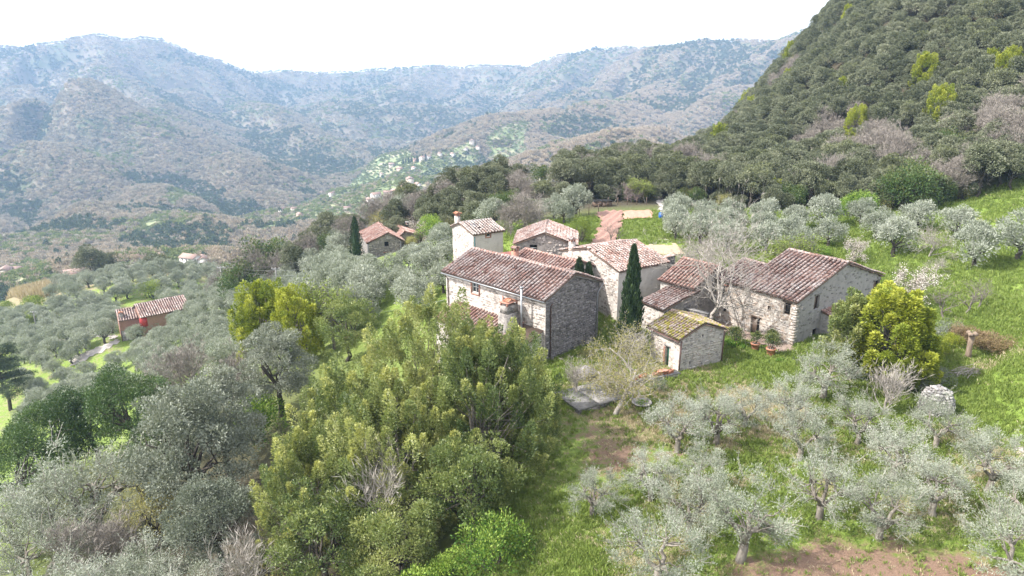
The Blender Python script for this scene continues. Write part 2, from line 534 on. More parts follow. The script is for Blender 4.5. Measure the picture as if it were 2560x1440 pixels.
# ------------------------------------------------------------------ point scatter with geometry nodes
def scatter(name, P, S, RZ, protos, which, kind='stuff'):
    """protos: meshes; instances placed on P, scaled S, turned RZ"""
    me = bpy.data.meshes.new(name)
    me.vertices.add(len(P))
    me.vertices.foreach_set('co', np.asarray(P, dtype=np.float32).ravel())
    for k, v, ty in (('scl', S, 'FLOAT'), ('rz', RZ, 'FLOAT'), ('kindid', which, 'INT')):
        a = me.attributes.new(k, ty, 'POINT')
        a.data.foreach_set('value', np.asarray(v, dtype=np.float32 if ty == 'FLOAT' else np.int32))
    me.update()
    o = put(name, me)
    ng = bpy.data.node_groups.new(name, 'GeometryNodeTree')
    ng.interface.new_socket('Geometry', in_out='INPUT', socket_type='NodeSocketGeometry')
    ng.interface.new_socket('Geometry', in_out='OUTPUT', socket_type='NodeSocketGeometry')
    N = ng.nodes.new
    gi, go = N('NodeGroupInput'), N('NodeGroupOutput')
    iop = N('GeometryNodeInstanceOnPoints')
    join = N('GeometryNodeJoinGeometry')
    def named(a, ty):
        x = N('GeometryNodeInputNamedAttribute')
        x.data_type = ty
        x.inputs[0].default_value = a
        return x.outputs[0]
    rot = N('ShaderNodeCombineXYZ')
    ng.links.new(named('rz', 'FLOAT'), rot.inputs[2])
    scl = named('scl', 'FLOAT')
    kid = named('kindid', 'INT')
    for i, pm in enumerate(protos):
        po = bpy.data.objects.new(name + '_source', pm)
        oi = N('GeometryNodeObjectInfo')
        oi.inputs[0].default_value = po
        iop = N('GeometryNodeInstanceOnPoints')
        cmp_ = N('FunctionNodeCompare')
        cmp_.data_type = 'INT'
        cmp_.operation = 'EQUAL'
        cmp_.inputs[3].default_value = i
        ng.links.new(kid, cmp_.inputs[2])
        ng.links.new(gi.outputs[0], iop.inputs['Points'])
        ng.links.new(cmp_.outputs[0], iop.inputs['Selection'])
        ng.links.new(oi.outputs['Geometry'], iop.inputs['Instance'])
        ng.links.new(rot.outputs[0], iop.inputs['Rotation'])
        ng.links.new(scl, iop.inputs['Scale'])
        ng.links.new(iop.outputs[0], join.inputs[0])
    ng.links.new(join.outputs[0], go.inputs[0])
    md = o.modifiers.new('scatter', 'NODES')
    md.node_group = ng
    return tag(o, kind=kind)

def unit(n, rng=RNG):
    v = rng.normal(size=(n, 3))
    return v / np.linalg.norm(v, axis=1)[:, None]

def leaf_quads(P, D, L, asp, rng=RNG):
    """one diamond leaf (quad) per point, pointing along D"""
    n = len(P)
    D = D / (np.linalg.norm(D, axis=1)[:, None] + 1e-9)
    S = np.cross(D, unit(n, rng))
    S /= np.linalg.norm(S, axis=1)[:, None] + 1e-9
    L = np.broadcast_to(L, (n,))[:, None] * rng.uniform(0.7, 1.25, (n, 1))
    W = L * asp * 0.5
    V = np.stack([P, P + D * L * 0.45 + S * W, P + D * L, P + D * L * 0.45 - S * W], 1).reshape(-1, 3)
    return V, np.arange(4 * n).reshape(-1, 4)

def puff(name, mat, n=90, r=1.0, zs=1.0, L=0.5, asp=0.6, up=0.3, seed=1, bumps=6, lift=0.9):
    """far tree crown of unit size, as leaf sprays through a lumpy volume"""
    rg = np.random.default_rng(seed)
    c = unit(bumps, rg) * 0.45 * r
    c[:, 2] = np.abs(c[:, 2]) * zs
    k = rg.integers(0, bumps, n)
    d = unit(n, rg)
    d[:, 2] = np.abs(d[:, 2]) * 0.9 + d[:, 2] * 0.1
    P = c[k] + d * r * rg.uniform(0.35, 0.62, (n, 1)) * np.array([1, 1, zs])
    P[:, 2] += lift * r * 0.6
    V, Q = leaf_quads(P - d * L * 0.4, d + 0.8 * unit(n, rg) + np.array([0, 0, up]), L, asp, rg)
    me = mesh_of(name, V, [Q], mat, {'tint': ('POINT', np.repeat(rg.random(bumps)[k], 4))})
    return me

WOOD = [(0.19, 0.17, 0.14), (0.31, 0.275, 0.22), (0.43, 0.385, 0.31)]
M_FBARE = leaf_mat('bare_wood_far', WOOD, w=(0.25, 0.15, 0.6), trans=0.15, rough=0.9, spec=0.1)
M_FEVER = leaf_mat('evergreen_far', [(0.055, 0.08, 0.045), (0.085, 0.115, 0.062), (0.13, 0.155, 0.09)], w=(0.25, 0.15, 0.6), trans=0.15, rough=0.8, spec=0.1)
M_FGREEN = leaf_mat('fresh_green_far', [(0.11, 0.15, 0.05), (0.18, 0.22, 0.08), (0.26, 0.28, 0.13)], trans=0.2, rough=0.8, spec=0.1)
M_FBLOOM = leaf_mat('blossom_far', [(0.40, 0.36, 0.32), (0.5, 0.46, 0.42)], trans=0.2, rough=0.8, spec=0.1)
protos = [puff('far_bare', M_FBARE, 110, 1, 1.15, 0.42, 0.35, 0.6, 1), puff('far_bare2', M_FBARE, 110, 1, 1.4, 0.45, 0.3, 0.8, 2),
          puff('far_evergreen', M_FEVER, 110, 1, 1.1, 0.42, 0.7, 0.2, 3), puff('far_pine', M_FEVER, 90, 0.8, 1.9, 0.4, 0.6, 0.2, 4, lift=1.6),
          puff('far_green', M_FGREEN, 100, 1, 1.1, 0.42, 0.6, 0.3, 5), puff('far_bloom', M_FBLOOM, 90, 0.8, 1.0, 0.4, 0.5, 0.3, 6),
          puff('far_tan', leaf_mat('tan_wood_far', [(0.27, 0.215, 0.16), (0.40, 0.33, 0.25), (0.52, 0.44, 0.35)], w=(0.25, 0.15, 0.6), trans=0.15, rough=0.9, spec=0.1), 110, 1, 1.2, 0.42, 0.35, 0.6, 7)]
def far_wood(n, y0, y1, name):
    rg = np.random.default_rng(int(y0))
    Y = np.exp(rg.uniform(math.log(y0), math.log(y1), n))
    X = rg.uniform(-0.80, 0.80, n) * Y
    op = a_open(X, Y) > 0
    keep = ~op | (rg.random(n) < 0.8)
    X, Y, op = X[keep], Y[keep], op[keep]
    n = len(X)
    Z = H(X, Y)
    S = rg.uniform(0.75, 1.3, n) * np.interp(Y, [330, 800, 1500, 3300], [3.2, 3.7, 4.3, 6.2])
    S[op] *= 0.7
    av = sum(H(X + a, Y + b) for a, b in ((70, 0), (-70, 0), (0, 70), (0, -70))) / 4      # dark evergreens massed in hollows, their colour standing in for relief shade
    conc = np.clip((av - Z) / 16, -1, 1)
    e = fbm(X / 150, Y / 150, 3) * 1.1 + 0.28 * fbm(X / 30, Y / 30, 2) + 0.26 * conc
    g = fbm(X / 120 + 90, Y / 120 + 40, 3)
    k = rg.integers(0, 2, n)
    r = rg.random(n)
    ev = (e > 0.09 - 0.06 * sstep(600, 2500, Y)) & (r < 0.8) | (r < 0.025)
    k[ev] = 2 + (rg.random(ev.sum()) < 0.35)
    k[(k < 2) & (rg.random(n) < 0.30 + 0.6 * sstep(-0.14, 0.08, X / Y) + 0.5 * sstep(900, 500, Y))] = 6
    gr = ~ev & ((g > 0.12) & (r < 0.55) | (r > 0.975) | (op & (r > 0.3)))
    k[gr] = 4
    k[~ev & (r > 0.972) & (r < 0.982)] = 5
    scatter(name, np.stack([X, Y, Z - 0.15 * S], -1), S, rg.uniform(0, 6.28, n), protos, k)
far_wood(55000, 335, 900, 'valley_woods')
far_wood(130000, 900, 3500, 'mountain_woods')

# ------------------------------------------------------------------ tree kinds
class Foliage:
    def __init__(s): s.V, s.T, s.Y = [], [], []
    def add(s, P, D, L, asp, rg, tint=0.5, young=0.0):
        V, _ = leaf_quads(P, D, L, asp, rg)
        s.V.append(V)
        s.T.append(np.repeat(np.broadcast_to(tint, (len(P),)), 4))
        s.Y.append(np.repeat(np.broadcast_to(young, (len(P),)), 4))
    def clumps(s, C, R, n, L, asp, rg, up=0.35, rnd=0.7, inner=0.45, flat=0.8, young=0.0):
        """leaves round the outside of clumps C of radius R, n per unit of surface"""
        k = np.repeat(np.arange(len(C)), np.maximum(12, (n * np.asarray(R) ** 2)).astype(int))
        d = unit(len(k), rg)
        low = (d[:, 2] < -0.2) & (rg.random(len(k)) < 0.6)
        d[low, 2] *= -1
        P = C[k] + d * (np.asarray(R)[k] * rg.uniform(inner, 1.0, len(k)))[:, None] * np.array([1, 1, flat])
        yv = np.clip(young * (0.5 + d[:, 2]) * rg.uniform(0.2, 1.6, len(k)), 0, 1)
        s.add(P, d + rnd * unit(len(k), rg) + np.array([0, 0, up]), L, asp, rg, rg.random(len(C))[k], yv)
    def mesh(s, name, mat):
        V = np.concatenate(s.V)
        return mesh_of(name, V, [np.arange(len(V)).reshape(-1, 4)], mat, {'tint': ('POINT', np.concatenate(s.T)), 'young': ('POINT', np.concatenate(s.Y))})

def curve(a, b, rg, wob=0.12, n=6, sag=0.0):
    a, b = np.asarray(a, float), np.asarray(b, float)
    L = np.linalg.norm(b - a)
    t = np.linspace(0, 1, n)[:, None]
    P = a + (b - a) * t
    P[:, 2] += sag * L * np.sin(t[:, 0] * math.pi)
    P[1:-1] += rg.normal(size=(n - 2, 3)) * wob * L / n ** 0.5
    return P

def branches(rg, start, d0, L0, r0, levels, kids, spread=0.9, curl=0.25, up=0.15, shrink=0.62, first=0.3, mb=None, sides=(7, 5, 4, 3, 3), twig=None):
    """recursive limbs; returns tip points and directions"""
    mb = mb or MB()
    tips = []
    def go(p, d, L, r, lev):
        n = 6 if lev < 2 else 4
        pts, rad = [p], [r]
        dd = d / np.linalg.norm(d)
        for i in range(n):
            dd = dd + curl * rg.normal(size=3) + np.array([0, 0, up * (0.5 + lev * 0.2)])
            dd /= np.linalg.norm(dd)
            pts.append(pts[-1] + dd * L / n)
            rad.append(r * (1 - 0.55 * (i + 1) / n) if lev < levels else r * (1 - 0.8 * (i + 1) / n))
        mb.tube(np.array(pts), np.array(rad), sides[min(lev, 4)], a=rg.random(), cap=lev < 2)
        if lev >= levels:
            tips.append((pts[-1], dd.copy()))
            return
        k = kids[min(lev, len(kids) - 1)]
        for j in range(k):
            t = first + (1 - first) * (j + rg.random()) / k if lev == 0 else rg.uniform(0.25, 1.0)
            f = t * n
            i = min(int(f), n - 1)
            q = pts[i] + (pts[i + 1] - pts[i]) * (f - i)
            ax = pts[i + 1] - pts[i]
            ax /= np.linalg.norm(ax) + 1e-9
            s = np.cross(ax, rg.normal(size=3))
            s /= np.linalg.norm(s) + 1e-9
            nd = ax * rg.uniform(0.3, 0.9) + s * spread
            go(q, nd, L * shrink * rg.uniform(0.7, 1.2), max(rad[i] * 0.62, 0.012), lev + 1)
    go(np.asarray(start, float), np.asarray(d0, float), L0, r0, 0)
    return mb, tips

M_BARK = bark_mat('bark_grey', (0.10, 0.085, 0.07), (0.22, 0.20, 0.17))
M_BARK_MID = bark_mat('bark_brown', (0.13, 0.11, 0.09), (0.27, 0.245, 0.21))
M_BARK_PALE = bark_mat('bark_pale', (0.22, 0.195, 0.17), (0.42, 0.39, 0.35))
M_BARK_DARK = bark_mat('bark_dark', (0.035, 0.03, 0.025), (0.10, 0.085, 0.07))
M_TWIG = bark_mat('twig_mauve', (0.17, 0.15, 0.13), (0.30, 0.27, 0.235))
M_OLIVE = leaf_mat('olive_leaf', [(0.16, 0.185, 0.13), (0.24, 0.265, 0.20), (0.32, 0.345, 0.28), (0.40, 0.42, 0.36)], trans=0.15, rough=0.55, spec=0.35)
M_OLIVE_FAR = leaf_mat('olive_leaf_far', [(0.19, 0.215, 0.16), (0.29, 0.315, 0.255), (0.40, 0.42, 0.36)], trans=0.15, rough=0.7, spec=0.2)
M_OAK = leaf_mat('holm_oak_leaf', [(0.06, 0.072, 0.04), (0.115, 0.13, 0.075), (0.175, 0.19, 0.12), (0.25, 0.26, 0.175)], young=(0.20, 0.22, 0.06), trans=0.15, spec=0.3)
M_GREYOAK = leaf_mat('grey_oak_leaf', [(0.09, 0.11, 0.075), (0.165, 0.185, 0.14), (0.25, 0.27, 0.215), (0.34, 0.355, 0.30)], trans=0.15)
M_LAUREL = leaf_mat('laurel_leaf', [(0.055, 0.09, 0.028), (0.115, 0.16, 0.048), (0.21, 0.25, 0.08), (0.33, 0.345, 0.13)], young=(0.52, 0.52, 0.17), trans=0.3, rough=0.45, spec=0.45)
M_YLAUREL = leaf_mat('yellow_leaf', [(0.12, 0.17, 0.025), (0.23, 0.28, 0.035), (0.36, 0.385, 0.05)], young=(0.42, 0.44, 0.07), trans=0.35, rough=0.5)
M_GREEN = leaf_mat('fresh_leaf', [(0.04, 0.10, 0.015), (0.09, 0.19, 0.025), (0.17, 0.30, 0.05)], young=(0.30, 0.40, 0.08), trans=0.35)
M_LIME = leaf_mat('lime_leaf', [(0.10, 0.15, 0.03), (0.20, 0.26, 0.05), (0.31, 0.36, 0.09)], trans=0.35)
M_DKGREEN = leaf_mat('ivy_leaf', [(0.025, 0.055, 0.016), (0.06, 0.11, 0.03), (0.11, 0.17, 0.055)], young=(0.16, 0.17, 0.05), trans=0.2, rough=0.45, spec=0.4)
M_PINE = leaf_mat('pine_needle', [(0.035, 0.055, 0.03), (0.065, 0.09, 0.05), (0.11, 0.14, 0.08)], trans=0.05, rough=0.8)
M_CYP = leaf_mat('cypress_spray', [(0.012, 0.030, 0.012), (0.028, 0.055, 0.020), (0.055, 0.09, 0.035)], trans=0.05, rough=0.8)
M_BLOSSOM = leaf_mat('white_blossom', [(0.42, 0.36, 0.34), (0.62, 0.56, 0.54), (0.75, 0.72, 0.70)], trans=0.3)
M_BUD = leaf_mat('bud_leaf', [(0.20, 0.18, 0.06), (0.32, 0.30, 0.10), (0.42, 0.40, 0.18)], trans=0.3)
M_BRAMBLE = leaf_mat('bramble', [(0.09, 0.075, 0.05), (0.14, 0.14, 0.06), (0.20, 0.20, 0.08)], trans=0.2)
M_RUSTLEAF = leaf_mat('russet_twig', [(0.15, 0.10, 0.06), (0.22, 0.16, 0.09), (0.30, 0.24, 0.12)], trans=0.2)
M_REED = leaf_mat('reed', [(0.30, 0.24, 0.15), (0.42, 0.35, 0.23), (0.5, 0.43, 0.30)], trans=0.2)

KIND = {}
def kind(name, parts, cat): KIND[name] = (parts, cat)      # parts: [(part name, mesh)]

def ellipsoid_clumps(rg, n, rx, ry, rz, cz, jitter=0.2, lowcut=-0.35):
    d = unit(n, rg)
    d[:, 2] = np.where(d[:, 2] < lowcut, -d[:, 2], d[:, 2])
    return d * np.array([rx, ry, rz]) * rg.uniform(0.7, 1.0, (n, 1)) + np.array([0, 0, cz]) + rg.normal(size=(n, 3)) * jitter

def limbs_to(rg, C, base, fork, r0, sides=6, k=None, wob=0.12, rl=0.35):
    mb = MB()
    f = np.array(fork, float)
    mb.tube(curve(base, f, rg, 0.10, 6), np.linspace(r0 * 1.25, r0 * 0.85, 6), sides + 2)
    idx = rg.permutation(len(C))[:(k or len(C))]
    for i in idx:
        mb.tube(curve(f, C[i], rg, wob, 6, 0.04), np.linspace(r0 * rl * 1.3, 0.018, 6), sides - 1, cap=False)
    return mb

# olives
for v in range(4):
    rg = np.random.default_rng(40 + v)
    R = 1.75 + 0.15 * v
    C = ellipsoid_clumps(rg, 46, R * 1.12, R * 1.08, 1.35, 2.35, 0.3, -0.7)
    rad = rg.uniform(0.35, 0.66, len(C))
    fo = Foliage()
    fo.clumps(C, rad, 760, 0.135, 0.22, rg, up=0.3, rnd=1.0, inner=0.1, flat=1.0)
    sp = rg.integers(0, len(C), 90)      # long pruned shoots
    tw = MB()
    for i in sp:
        d = (C[i] - np.array([0, 0, 2.2])) * np.array([0.6, 0.6, 0.3]) + rg.normal(size=3) * 0.5 + np.array([0, 0, 0.9])
        d /= np.linalg.norm(d)
        q = curve(C[i], C[i] + d * rg.uniform(0.5, 1.1), rg, 0.10, 4)
        tw.tube(q, np.linspace(0.016, 0.006, 4), 3, cap=False)
        fo.add(q[1:].repeat(5, 0) + rg.normal(size=(15, 3)) * 0.05, unit(15, rg) + d, 0.12, 0.25, rg, rg.random())
    mb = MB()
    nf = 3 + v % 2
    mb.tube(curve((0, 0, -0.5), (0.1, 0.05, 1.0), rg, 0.08, 6), [0.34, 0.27, 0.23, 0.22, 0.21, 0.19], 9)
    for j in range(nf):
        a = j * 6.28 / nf + rg.random()
        f = np.array([math.cos(a) * 0.8, math.sin(a) * 0.8, 1.9 + 0.3 * rg.random()])
        mb.tube(curve((0.1, 0.05, 0.9), f, rg, 0.13, 5), np.linspace(0.15, 0.09, 5), 6)
        near = np.argsort(((C - f) ** 2).sum(1))[:9]
        for i in near:
            mb.tube(curve(f, C[i], rg, 0.16, 5), np.linspace(0.06, 0.015, 5), 4, cap=False)
    kind('olive_near_%d' % v, [('trunk', mb.mesh('olive_trunk', M_BARK if v % 2 else M_BARK_MID)), ('branches', tw.mesh('olive_twigs', M_BARK_PALE)), ('crown', fo.mesh('olive_crown', M_OLIVE))], 'olive tree')
for v in range(4):
    rg = np.random.default_rng(60 + v)
    C = ellipsoid_clumps(rg, 34, 1.75, 1.7, 1.25, 2.1, 0.22, -0.75)
    fo = Foliage()
    fo.clumps(C, rg.uniform(0.45, 0.85, len(C)), 360, 0.23, 0.34, rg, up=0.45, rnd=0.8, inner=0.45, flat=1.0)
    mb = limbs_to(rg, C, (0, 0, -0.6), (0.05, 0, 0.9), 0.2, k=8)
    kind('olive_far_%d' % v, [('trunk', mb.mesh('olive_trunk_b', M_BARK_DARK)), ('crown', fo.mesh('olive_crown_b', M_OLIVE_FAR))], 'olive tree')

# holm oaks, evergreen wood
for v in range(5):
    rg = np.random.default_rng(80 + v)
    C = ellipsoid_clumps(rg, 30, 2.0 + 0.2 * (v % 3), 2.1, 1.7 + 0.35 * (v % 2), 4.1, 0.35, -0.4)
    fo = Foliage()
    fo.clumps(C, rg.uniform(0.55, 1.2, len(C)), 330, 0.25, 0.5, rg, up=0.2, rnd=0.8, inner=0.6, flat=0.85, young=0.3 if v == 4 else 0.12)
    mb = limbs_to(rg, C, (0, 0, -1.2), (0.1, 0.1, 1.8), 0.2, k=7)
    kind('oak_%d' % v, [('trunk', mb.mesh('oak_trunk', M_BARK_DARK)), ('crown', fo.mesh('oak_crown', M_OAK))], 'oak tree')
# larger grey evergreen oaks near by
for v in range(2):
    rg = np.random.default_rng(90 + v)
    C = ellipsoid_clumps(rg, 85, 3.1, 3.0, 3.4, 5.2, 0.4, -0.8)
    fo = Foliage()
    fo.clumps(C, rg.uniform(0.5, 1.1, len(C)), 500, 0.165, 0.5, rg, up=0.25, rnd=0.8, inner=0.5, flat=0.85)
    mb = limbs_to(rg, C, (0, 0, -2), (0.2, 0.1, 3.0), 0.26, k=18)
    kind('greyoak_%d' % v, [('trunk', mb.mesh('greyoak_trunk', M_BARK_DARK)), ('crown', fo.mesh('greyoak_crown', M_GREYOAK))], 'oak tree')

for nm_, mt_, sd_ in (('round_dark', M_DKGREEN, 95), ('round_laurel', M_LAUREL, 96)):
    rg = np.random.default_rng(sd_)
    C = ellipsoid_clumps(rg, 60, 3.3, 3.2, 3.4, 4.6, 0.4, -0.8)
    fo = Foliage()
    fo.clumps(C, rg.uniform(0.6, 1.15, len(C)), 330, 0.2, 0.42, rg, up=0.35, rnd=0.7, inner=0.5, flat=0.85, young=0.2)
    mb = limbs_to(rg, C, (0, 0, -2), (0.2, 0.1, 3.0), 0.26, k=18)
    kind(nm_, [('trunk', mb.mesh(nm_ + '_trunk', M_BARK_DARK)), ('crown', fo.mesh(nm_ + '_crown', mt_))], 'tree')

# laurel: upright plumes
def laurel(name, mat, seed, R, Ht, plumes, per, L, asp, young, z0=1.2, pl=(1.5, 2.8), pw=0.42, cone=0.0):
    rg = np.random.default_rng(seed)
    fo = Foliage()
    tips = []
    for i in range(plumes):
        h = rg.beta(1.3, 1.1)
        prof = math.sqrt(max(0.02, 1 - (abs(h - 0.30) / 0.75) ** 2)) * (1 - cone * h)
        a = rg.uniform(0, 6.283)
        rr = R * prof * rg.uniform(0.72, 1.0)
        base = np.array([math.cos(a) * rr, math.sin(a) * rr, z0 + h * (Ht - z0 - pl[0])])
        d = np.array([math.cos(a) * 0.55 * (1.1 - h), math.sin(a) * 0.55 * (1.1 - h), 1.0]) + rg.normal(size=3) * 0.15
        d /= np.linalg.norm(d)
        ln = rg.uniform(*pl)
        tips.append(base)
        t = rg.random(per) ** 0.8
        w = pw * ln * (1 - t) ** 0.7 * 0.7 + 0.05
        o = unit(per, rg)
        o -= (o @ d)[:, None] * d
        o /= np.linalg.norm(o, axis=1)[:, None] + 1e-9
        P = base + d * (t * ln - 0.3)[:, None] + o * (w * rg.uniform(0.45, 1.0, per))[:, None]
        fo.add(P, o * 0.8 + d * 0.7 + 0.5 * unit(per, rg), L, asp, rg, rg.random(), np.clip(young * (t * 1.3 * rg.random() + rg.normal(size=per) * 0.2), 0, 1))
    C = np.array(tips)
    mb = MB()
    for j in range(4):
        b = np.array([rg.normal() * 0.5, rg.normal() * 0.5, -2.0])
        top = np.array([rg.normal() * R * 0.3, rg.normal() * R * 0.3, Ht * 0.6])
        mb.tube(curve(b, top, rg, 0.06, 7), np.linspace(0.2, 0.07, 7), 6)
        for i in rg.permutation(len(C))[:12]:
            mb.tube(curve(b + (top - b) * rg.uniform(0.3, 0.9), C[i], rg, 0.08, 4), np.linspace(0.06, 0.02, 4), 3, cap=False)
    kind(name, [('trunk', mb.mesh(name + '_trunk', M_BARK)), ('crown', fo.mesh(name + '_crown', mat))], 'tree')
laurel('laurel_0', M_LAUREL, 101, 4.3, 11.6, 150, 520, 0.18, 0.36, 0.6, pl=(1.0, 3.4), pw=0.4)
laurel('laurel_1', M_LAUREL, 102, 4.1, 10.2, 135, 520, 0.18, 0.36, 0.65, pl=(1.0, 3.2), pw=0.4)
laurel('laurel_low', M_LAUREL, 103, 3.4, 6.0, 95, 330, 0.20, 0.4, 0.35, pl=(0.9, 1.7), pw=0.55)
laurel('yellow_tree', M_YLAUREL, 104, 2.0, 6.4, 75, 330, 0.2, 0.45, 0.8, z0=0.9, pl=(0.8, 1.6), pw=0.6, cone=0.3)
laurel('dark_laurel', M_LAUREL, 105, 1.7, 6.2, 60, 330, 0.18, 0.38, 0.3, z0=0.8, pl=(1.0, 1.8), cone=0.3)
laurel('bamboo', M_LIME, 106, 1.3, 3.6, 60, 110, 0.24, 0.14, 0.2, z0=0.2, pl=(1.2, 2.2), pw=0.2)
laurel('gold_tree', M_YLAUREL, 107, 2.3, 8.0, 70, 260, 0.22, 0.4, 0.75, pl=(1.0, 2.0), pw=0.5, cone=0.3)
# rounded bushes
def bush(name, mat, seed, R, zs, n, per, L, asp, young=0.0, cl=(0.3, 0.5), inner=0.5, cat='bush', stem=True, up=0.3):
    rg = np.random.default_rng(seed)
    C = ellipsoid_clumps(rg, n, R * 0.75, R * 0.75, R * zs * 0.75, R * zs * 0.55, 0.08 * R, -0.3)
    fo = Foliage()
    fo.clumps(C, rg.uniform(*cl, len(C)) * R, per / R ** 2, L, asp, rg, up=up, rnd=0.8, inner=inner, flat=0.9, young=young)
    mb = MB()
    for i in range(min(8, n)):
        mb.tube(curve((0, 0, -0.3 * R), C[i], rg, 0.1, 5), np.linspace(0.05 * R, 0.012, 5), 4, cap=False)
    kind(name, [('stem', mb.mesh(name + '_stem', M_BARK_DARK)), ('foliage', fo.mesh(name + '_leaves', mat))], cat)
bush('green_bush', M_GREEN, 120, 2.2, 1.0, 30, 900, 0.17, 0.5, 0.5)
bush('green_bush_b', M_GREEN, 121, 2.0, 1.1, 26, 900, 0.17, 0.5, 0.8)
bush('lime_bush', M_LIME, 122, 2.4, 0.9, 30, 560, 0.26, 0.4, 0.0)
bush('dark_bush', M_DKGREEN, 123, 3.2, 0.85, 46, 1100, 0.2, 0.45, 0.6)
bush('ivy_mass', M_DKGREEN, 124, 2.4, 1.3, 30, 900, 0.2, 0.5, 0.4)
bush('hedge_bush', M_RUSTLEAF, 125, 1.2, 0.75, 22, 900, 0.1, 0.5, 0.0, cl=(0.35, 0.5))
bush('hedge_green', M_YLAUREL, 126, 1.2, 0.75, 22, 900, 0.1, 0.5, 0.0, cl=(0.35, 0.5))
bush('grey_shrub', M_GREYOAK, 127, 1.0, 0.8, 16, 700, 0.1, 0.3, 0.0)
bush('bramble', M_BRAMBLE, 128, 2.2, 0.9, 30, 700, 0.16, 0.3, 0.0, inner=0.2)
bush('golden_bramble', M_BUD, 129, 2.2, 1.0, 30, 520, 0.14, 0.3, 0.0, inner=0.1)
bush('pot_plant', M_DKGREEN, 130, 0.7, 1.2, 14, 500, 0.1, 0.5, 0.6, inner=0.2)
bush('weeds', M_GREEN, 131, 0.5, 0.5, 10, 240, 0.16, 0.45, 0.2)

# cypress
def cypress(name, seed, Ht, R, n, tips=1):
    rg = np.random.default_rng(seed)
    fo = Foliage()
    core = MB()
    for q in range(tips):
        cx, cy = (0, 0) if tips == 1 else ((-0.45, 0.0) if q == 0 else (0.5, 0.1))
        hh, rr = (Ht, R) if q == 0 else (Ht * 0.93, R * 0.85)
        z = rg.random(n) ** 1.05
        a = rg.uniform(0, 6.283, n)
        prof = np.clip(np.minimum((1 - z) ** 0.62 * 1.25, 1.0) * np.minimum(1, z * 6 + 0.5), 0.02, 1)
        lump = 1 + 0.22 * np.sin(a * 3 + z * 17 + q) + 0.14 * np.sin(a * 7 - z * 31)
        r = rr * prof * lump * rg.uniform(0.72, 1.05, n)
        P = np.stack([cx + np.cos(a) * r, cy + np.sin(a) * r, 0.1 + z * hh * 0.95], -1)
        D = np.stack([np.cos(a) * 0.35, np.sin(a) * 0.35, np.ones(n)], -1) + 0.25 * unit(n, rg)
        fo.add(P, D, 0.30, 0.28, rg, 0.5 + 0.5 * np.sin(a * 5 + z * 23), 0)
        core.tube([(cx, cy, -0.5), (cx, cy, hh * 0.3), (cx, cy, hh * 0.9)], [0.16, 0.12, 0.03], 7)
        for _ in range(0):
            pass
        zz = np.linspace(0.05, 0.93, 9)
        core.tube([(cx, cy, 0.2 + k * hh) for k in zz], [rr * 0.62 * min(1, (1 - k) ** 0.62 * 1.2) for k in zz], 8)  # dark filler core added inside the crown so gaps look dark; not trunk
    kind(name, [('trunk', core.mesh(name + '_trunk', M_CYP)), ('crown', fo.mesh(name + '_crown', M_CYP))], 'cypress')
cypress('cypress', 140, 8.0, 0.95, 9000)
cypress('cypress_twin', 141, 5.2, 0.85, 4500, 2)
cypress('cypress_far', 142, 8.0, 1.1, 2600)

# bare trees
def bare(name, seed, start, d0, L0, r0, levels, kids, mat, leaf=None, cat='tree', twigs=4, tl=0.35, **kw):
    rg = np.random.default_rng(seed)
    mb, tips = branches(rg, start, d0, L0, r0, levels, kids, **kw)
    parts = [('trunk', mb.mesh(name + '_wood', mat))]
    tp = np.array([t[0] for t in tips])
    td = np.array([t[1] for t in tips])
    if twigs:
        V, Q = leaf_quads(tp.repeat(twigs, 0), td.repeat(twigs, 0) + 0.6 * unit(len(tp) * twigs, rg), tl, 0.055, rg)
        parts.append(('branches', mesh_of(name + '_twigs', V, [Q], mat, {'tint': ('POINT', np.repeat(rg.random(len(tp) * twigs), 4))})))
    if leaf:
        lm, per, L, asp, spread = leaf
        k = np.repeat(np.arange(len(tp)), per)
        fo = Foliage()
        fo.add(tp[k] - td[k] * rg.uniform(0, spread * 2, (len(k), 1)) + rg.normal(size=(len(k), 3)) * spread, unit(len(k), rg) + [0, 0, 0.4], L, asp, rg, rg.random(len(tp))[k], 0)
        parts.append(('leaves', fo.mesh(name + '_leaves', lm)))
    kind(name, parts, cat)
bare('walnut', 150, (0, 0, -0.5), (0.02, 0.0, 1), 5.0, 0.24, 4, (7, 5, 5, 4), M_BARK_PALE, curl=0.16, spread=0.85, up=0.09, shrink=0.80, first=0.42, twigs=3, tl=0.45)
bare('lichen_tree', 151, (0, 0, -0.5), (0.0, 0.0, 1), 4.6, 0.22, 4, (8, 5, 5, 4), M_BARK_PALE, leaf=(M_BUD, 12, 0.11, 0.5, 0.22), curl=0.2, spread=1.0, up=0.08, shrink=0.66, first=0.3, twigs=3, tl=0.3)
bare('bare_fine_0', 152, (0, 0, -0.5), (0, 0, 1), 3.2, 0.16, 4, (8, 5, 5, 5), M_TWIG, curl=0.12, spread=0.75, up=0.14, shrink=0.66, first=0.25, twigs=7, tl=0.5)
bare('bare_fine_1', 153, (0, 0, -0.5), (0, 0, 1), 3.6, 0.16, 4, (7, 6, 5, 5), M_TWIG, curl=0.14, spread=0.8, up=0.12, shrink=0.62, first=0.2, twigs=7, tl=0.55)
bare('bare_grey', 154, (0, 0, -0.5), (0, 0, 1), 2.6, 0.12, 4, (6, 5, 4, 4), M_BARK_PALE, curl=0.2, spread=0.9, up=0.10, shrink=0.64, first=0.3, twigs=3, tl=0.3)
bare('bare_small', 155, (0, 0, -0.3), (0.1, 0, 1), 1.4, 0.10, 3, (5, 4, 3), M_BARK, curl=0.22, spread=1.0, up=0.12, shrink=0.75, first=0.55, twigs=3, tl=0.3)
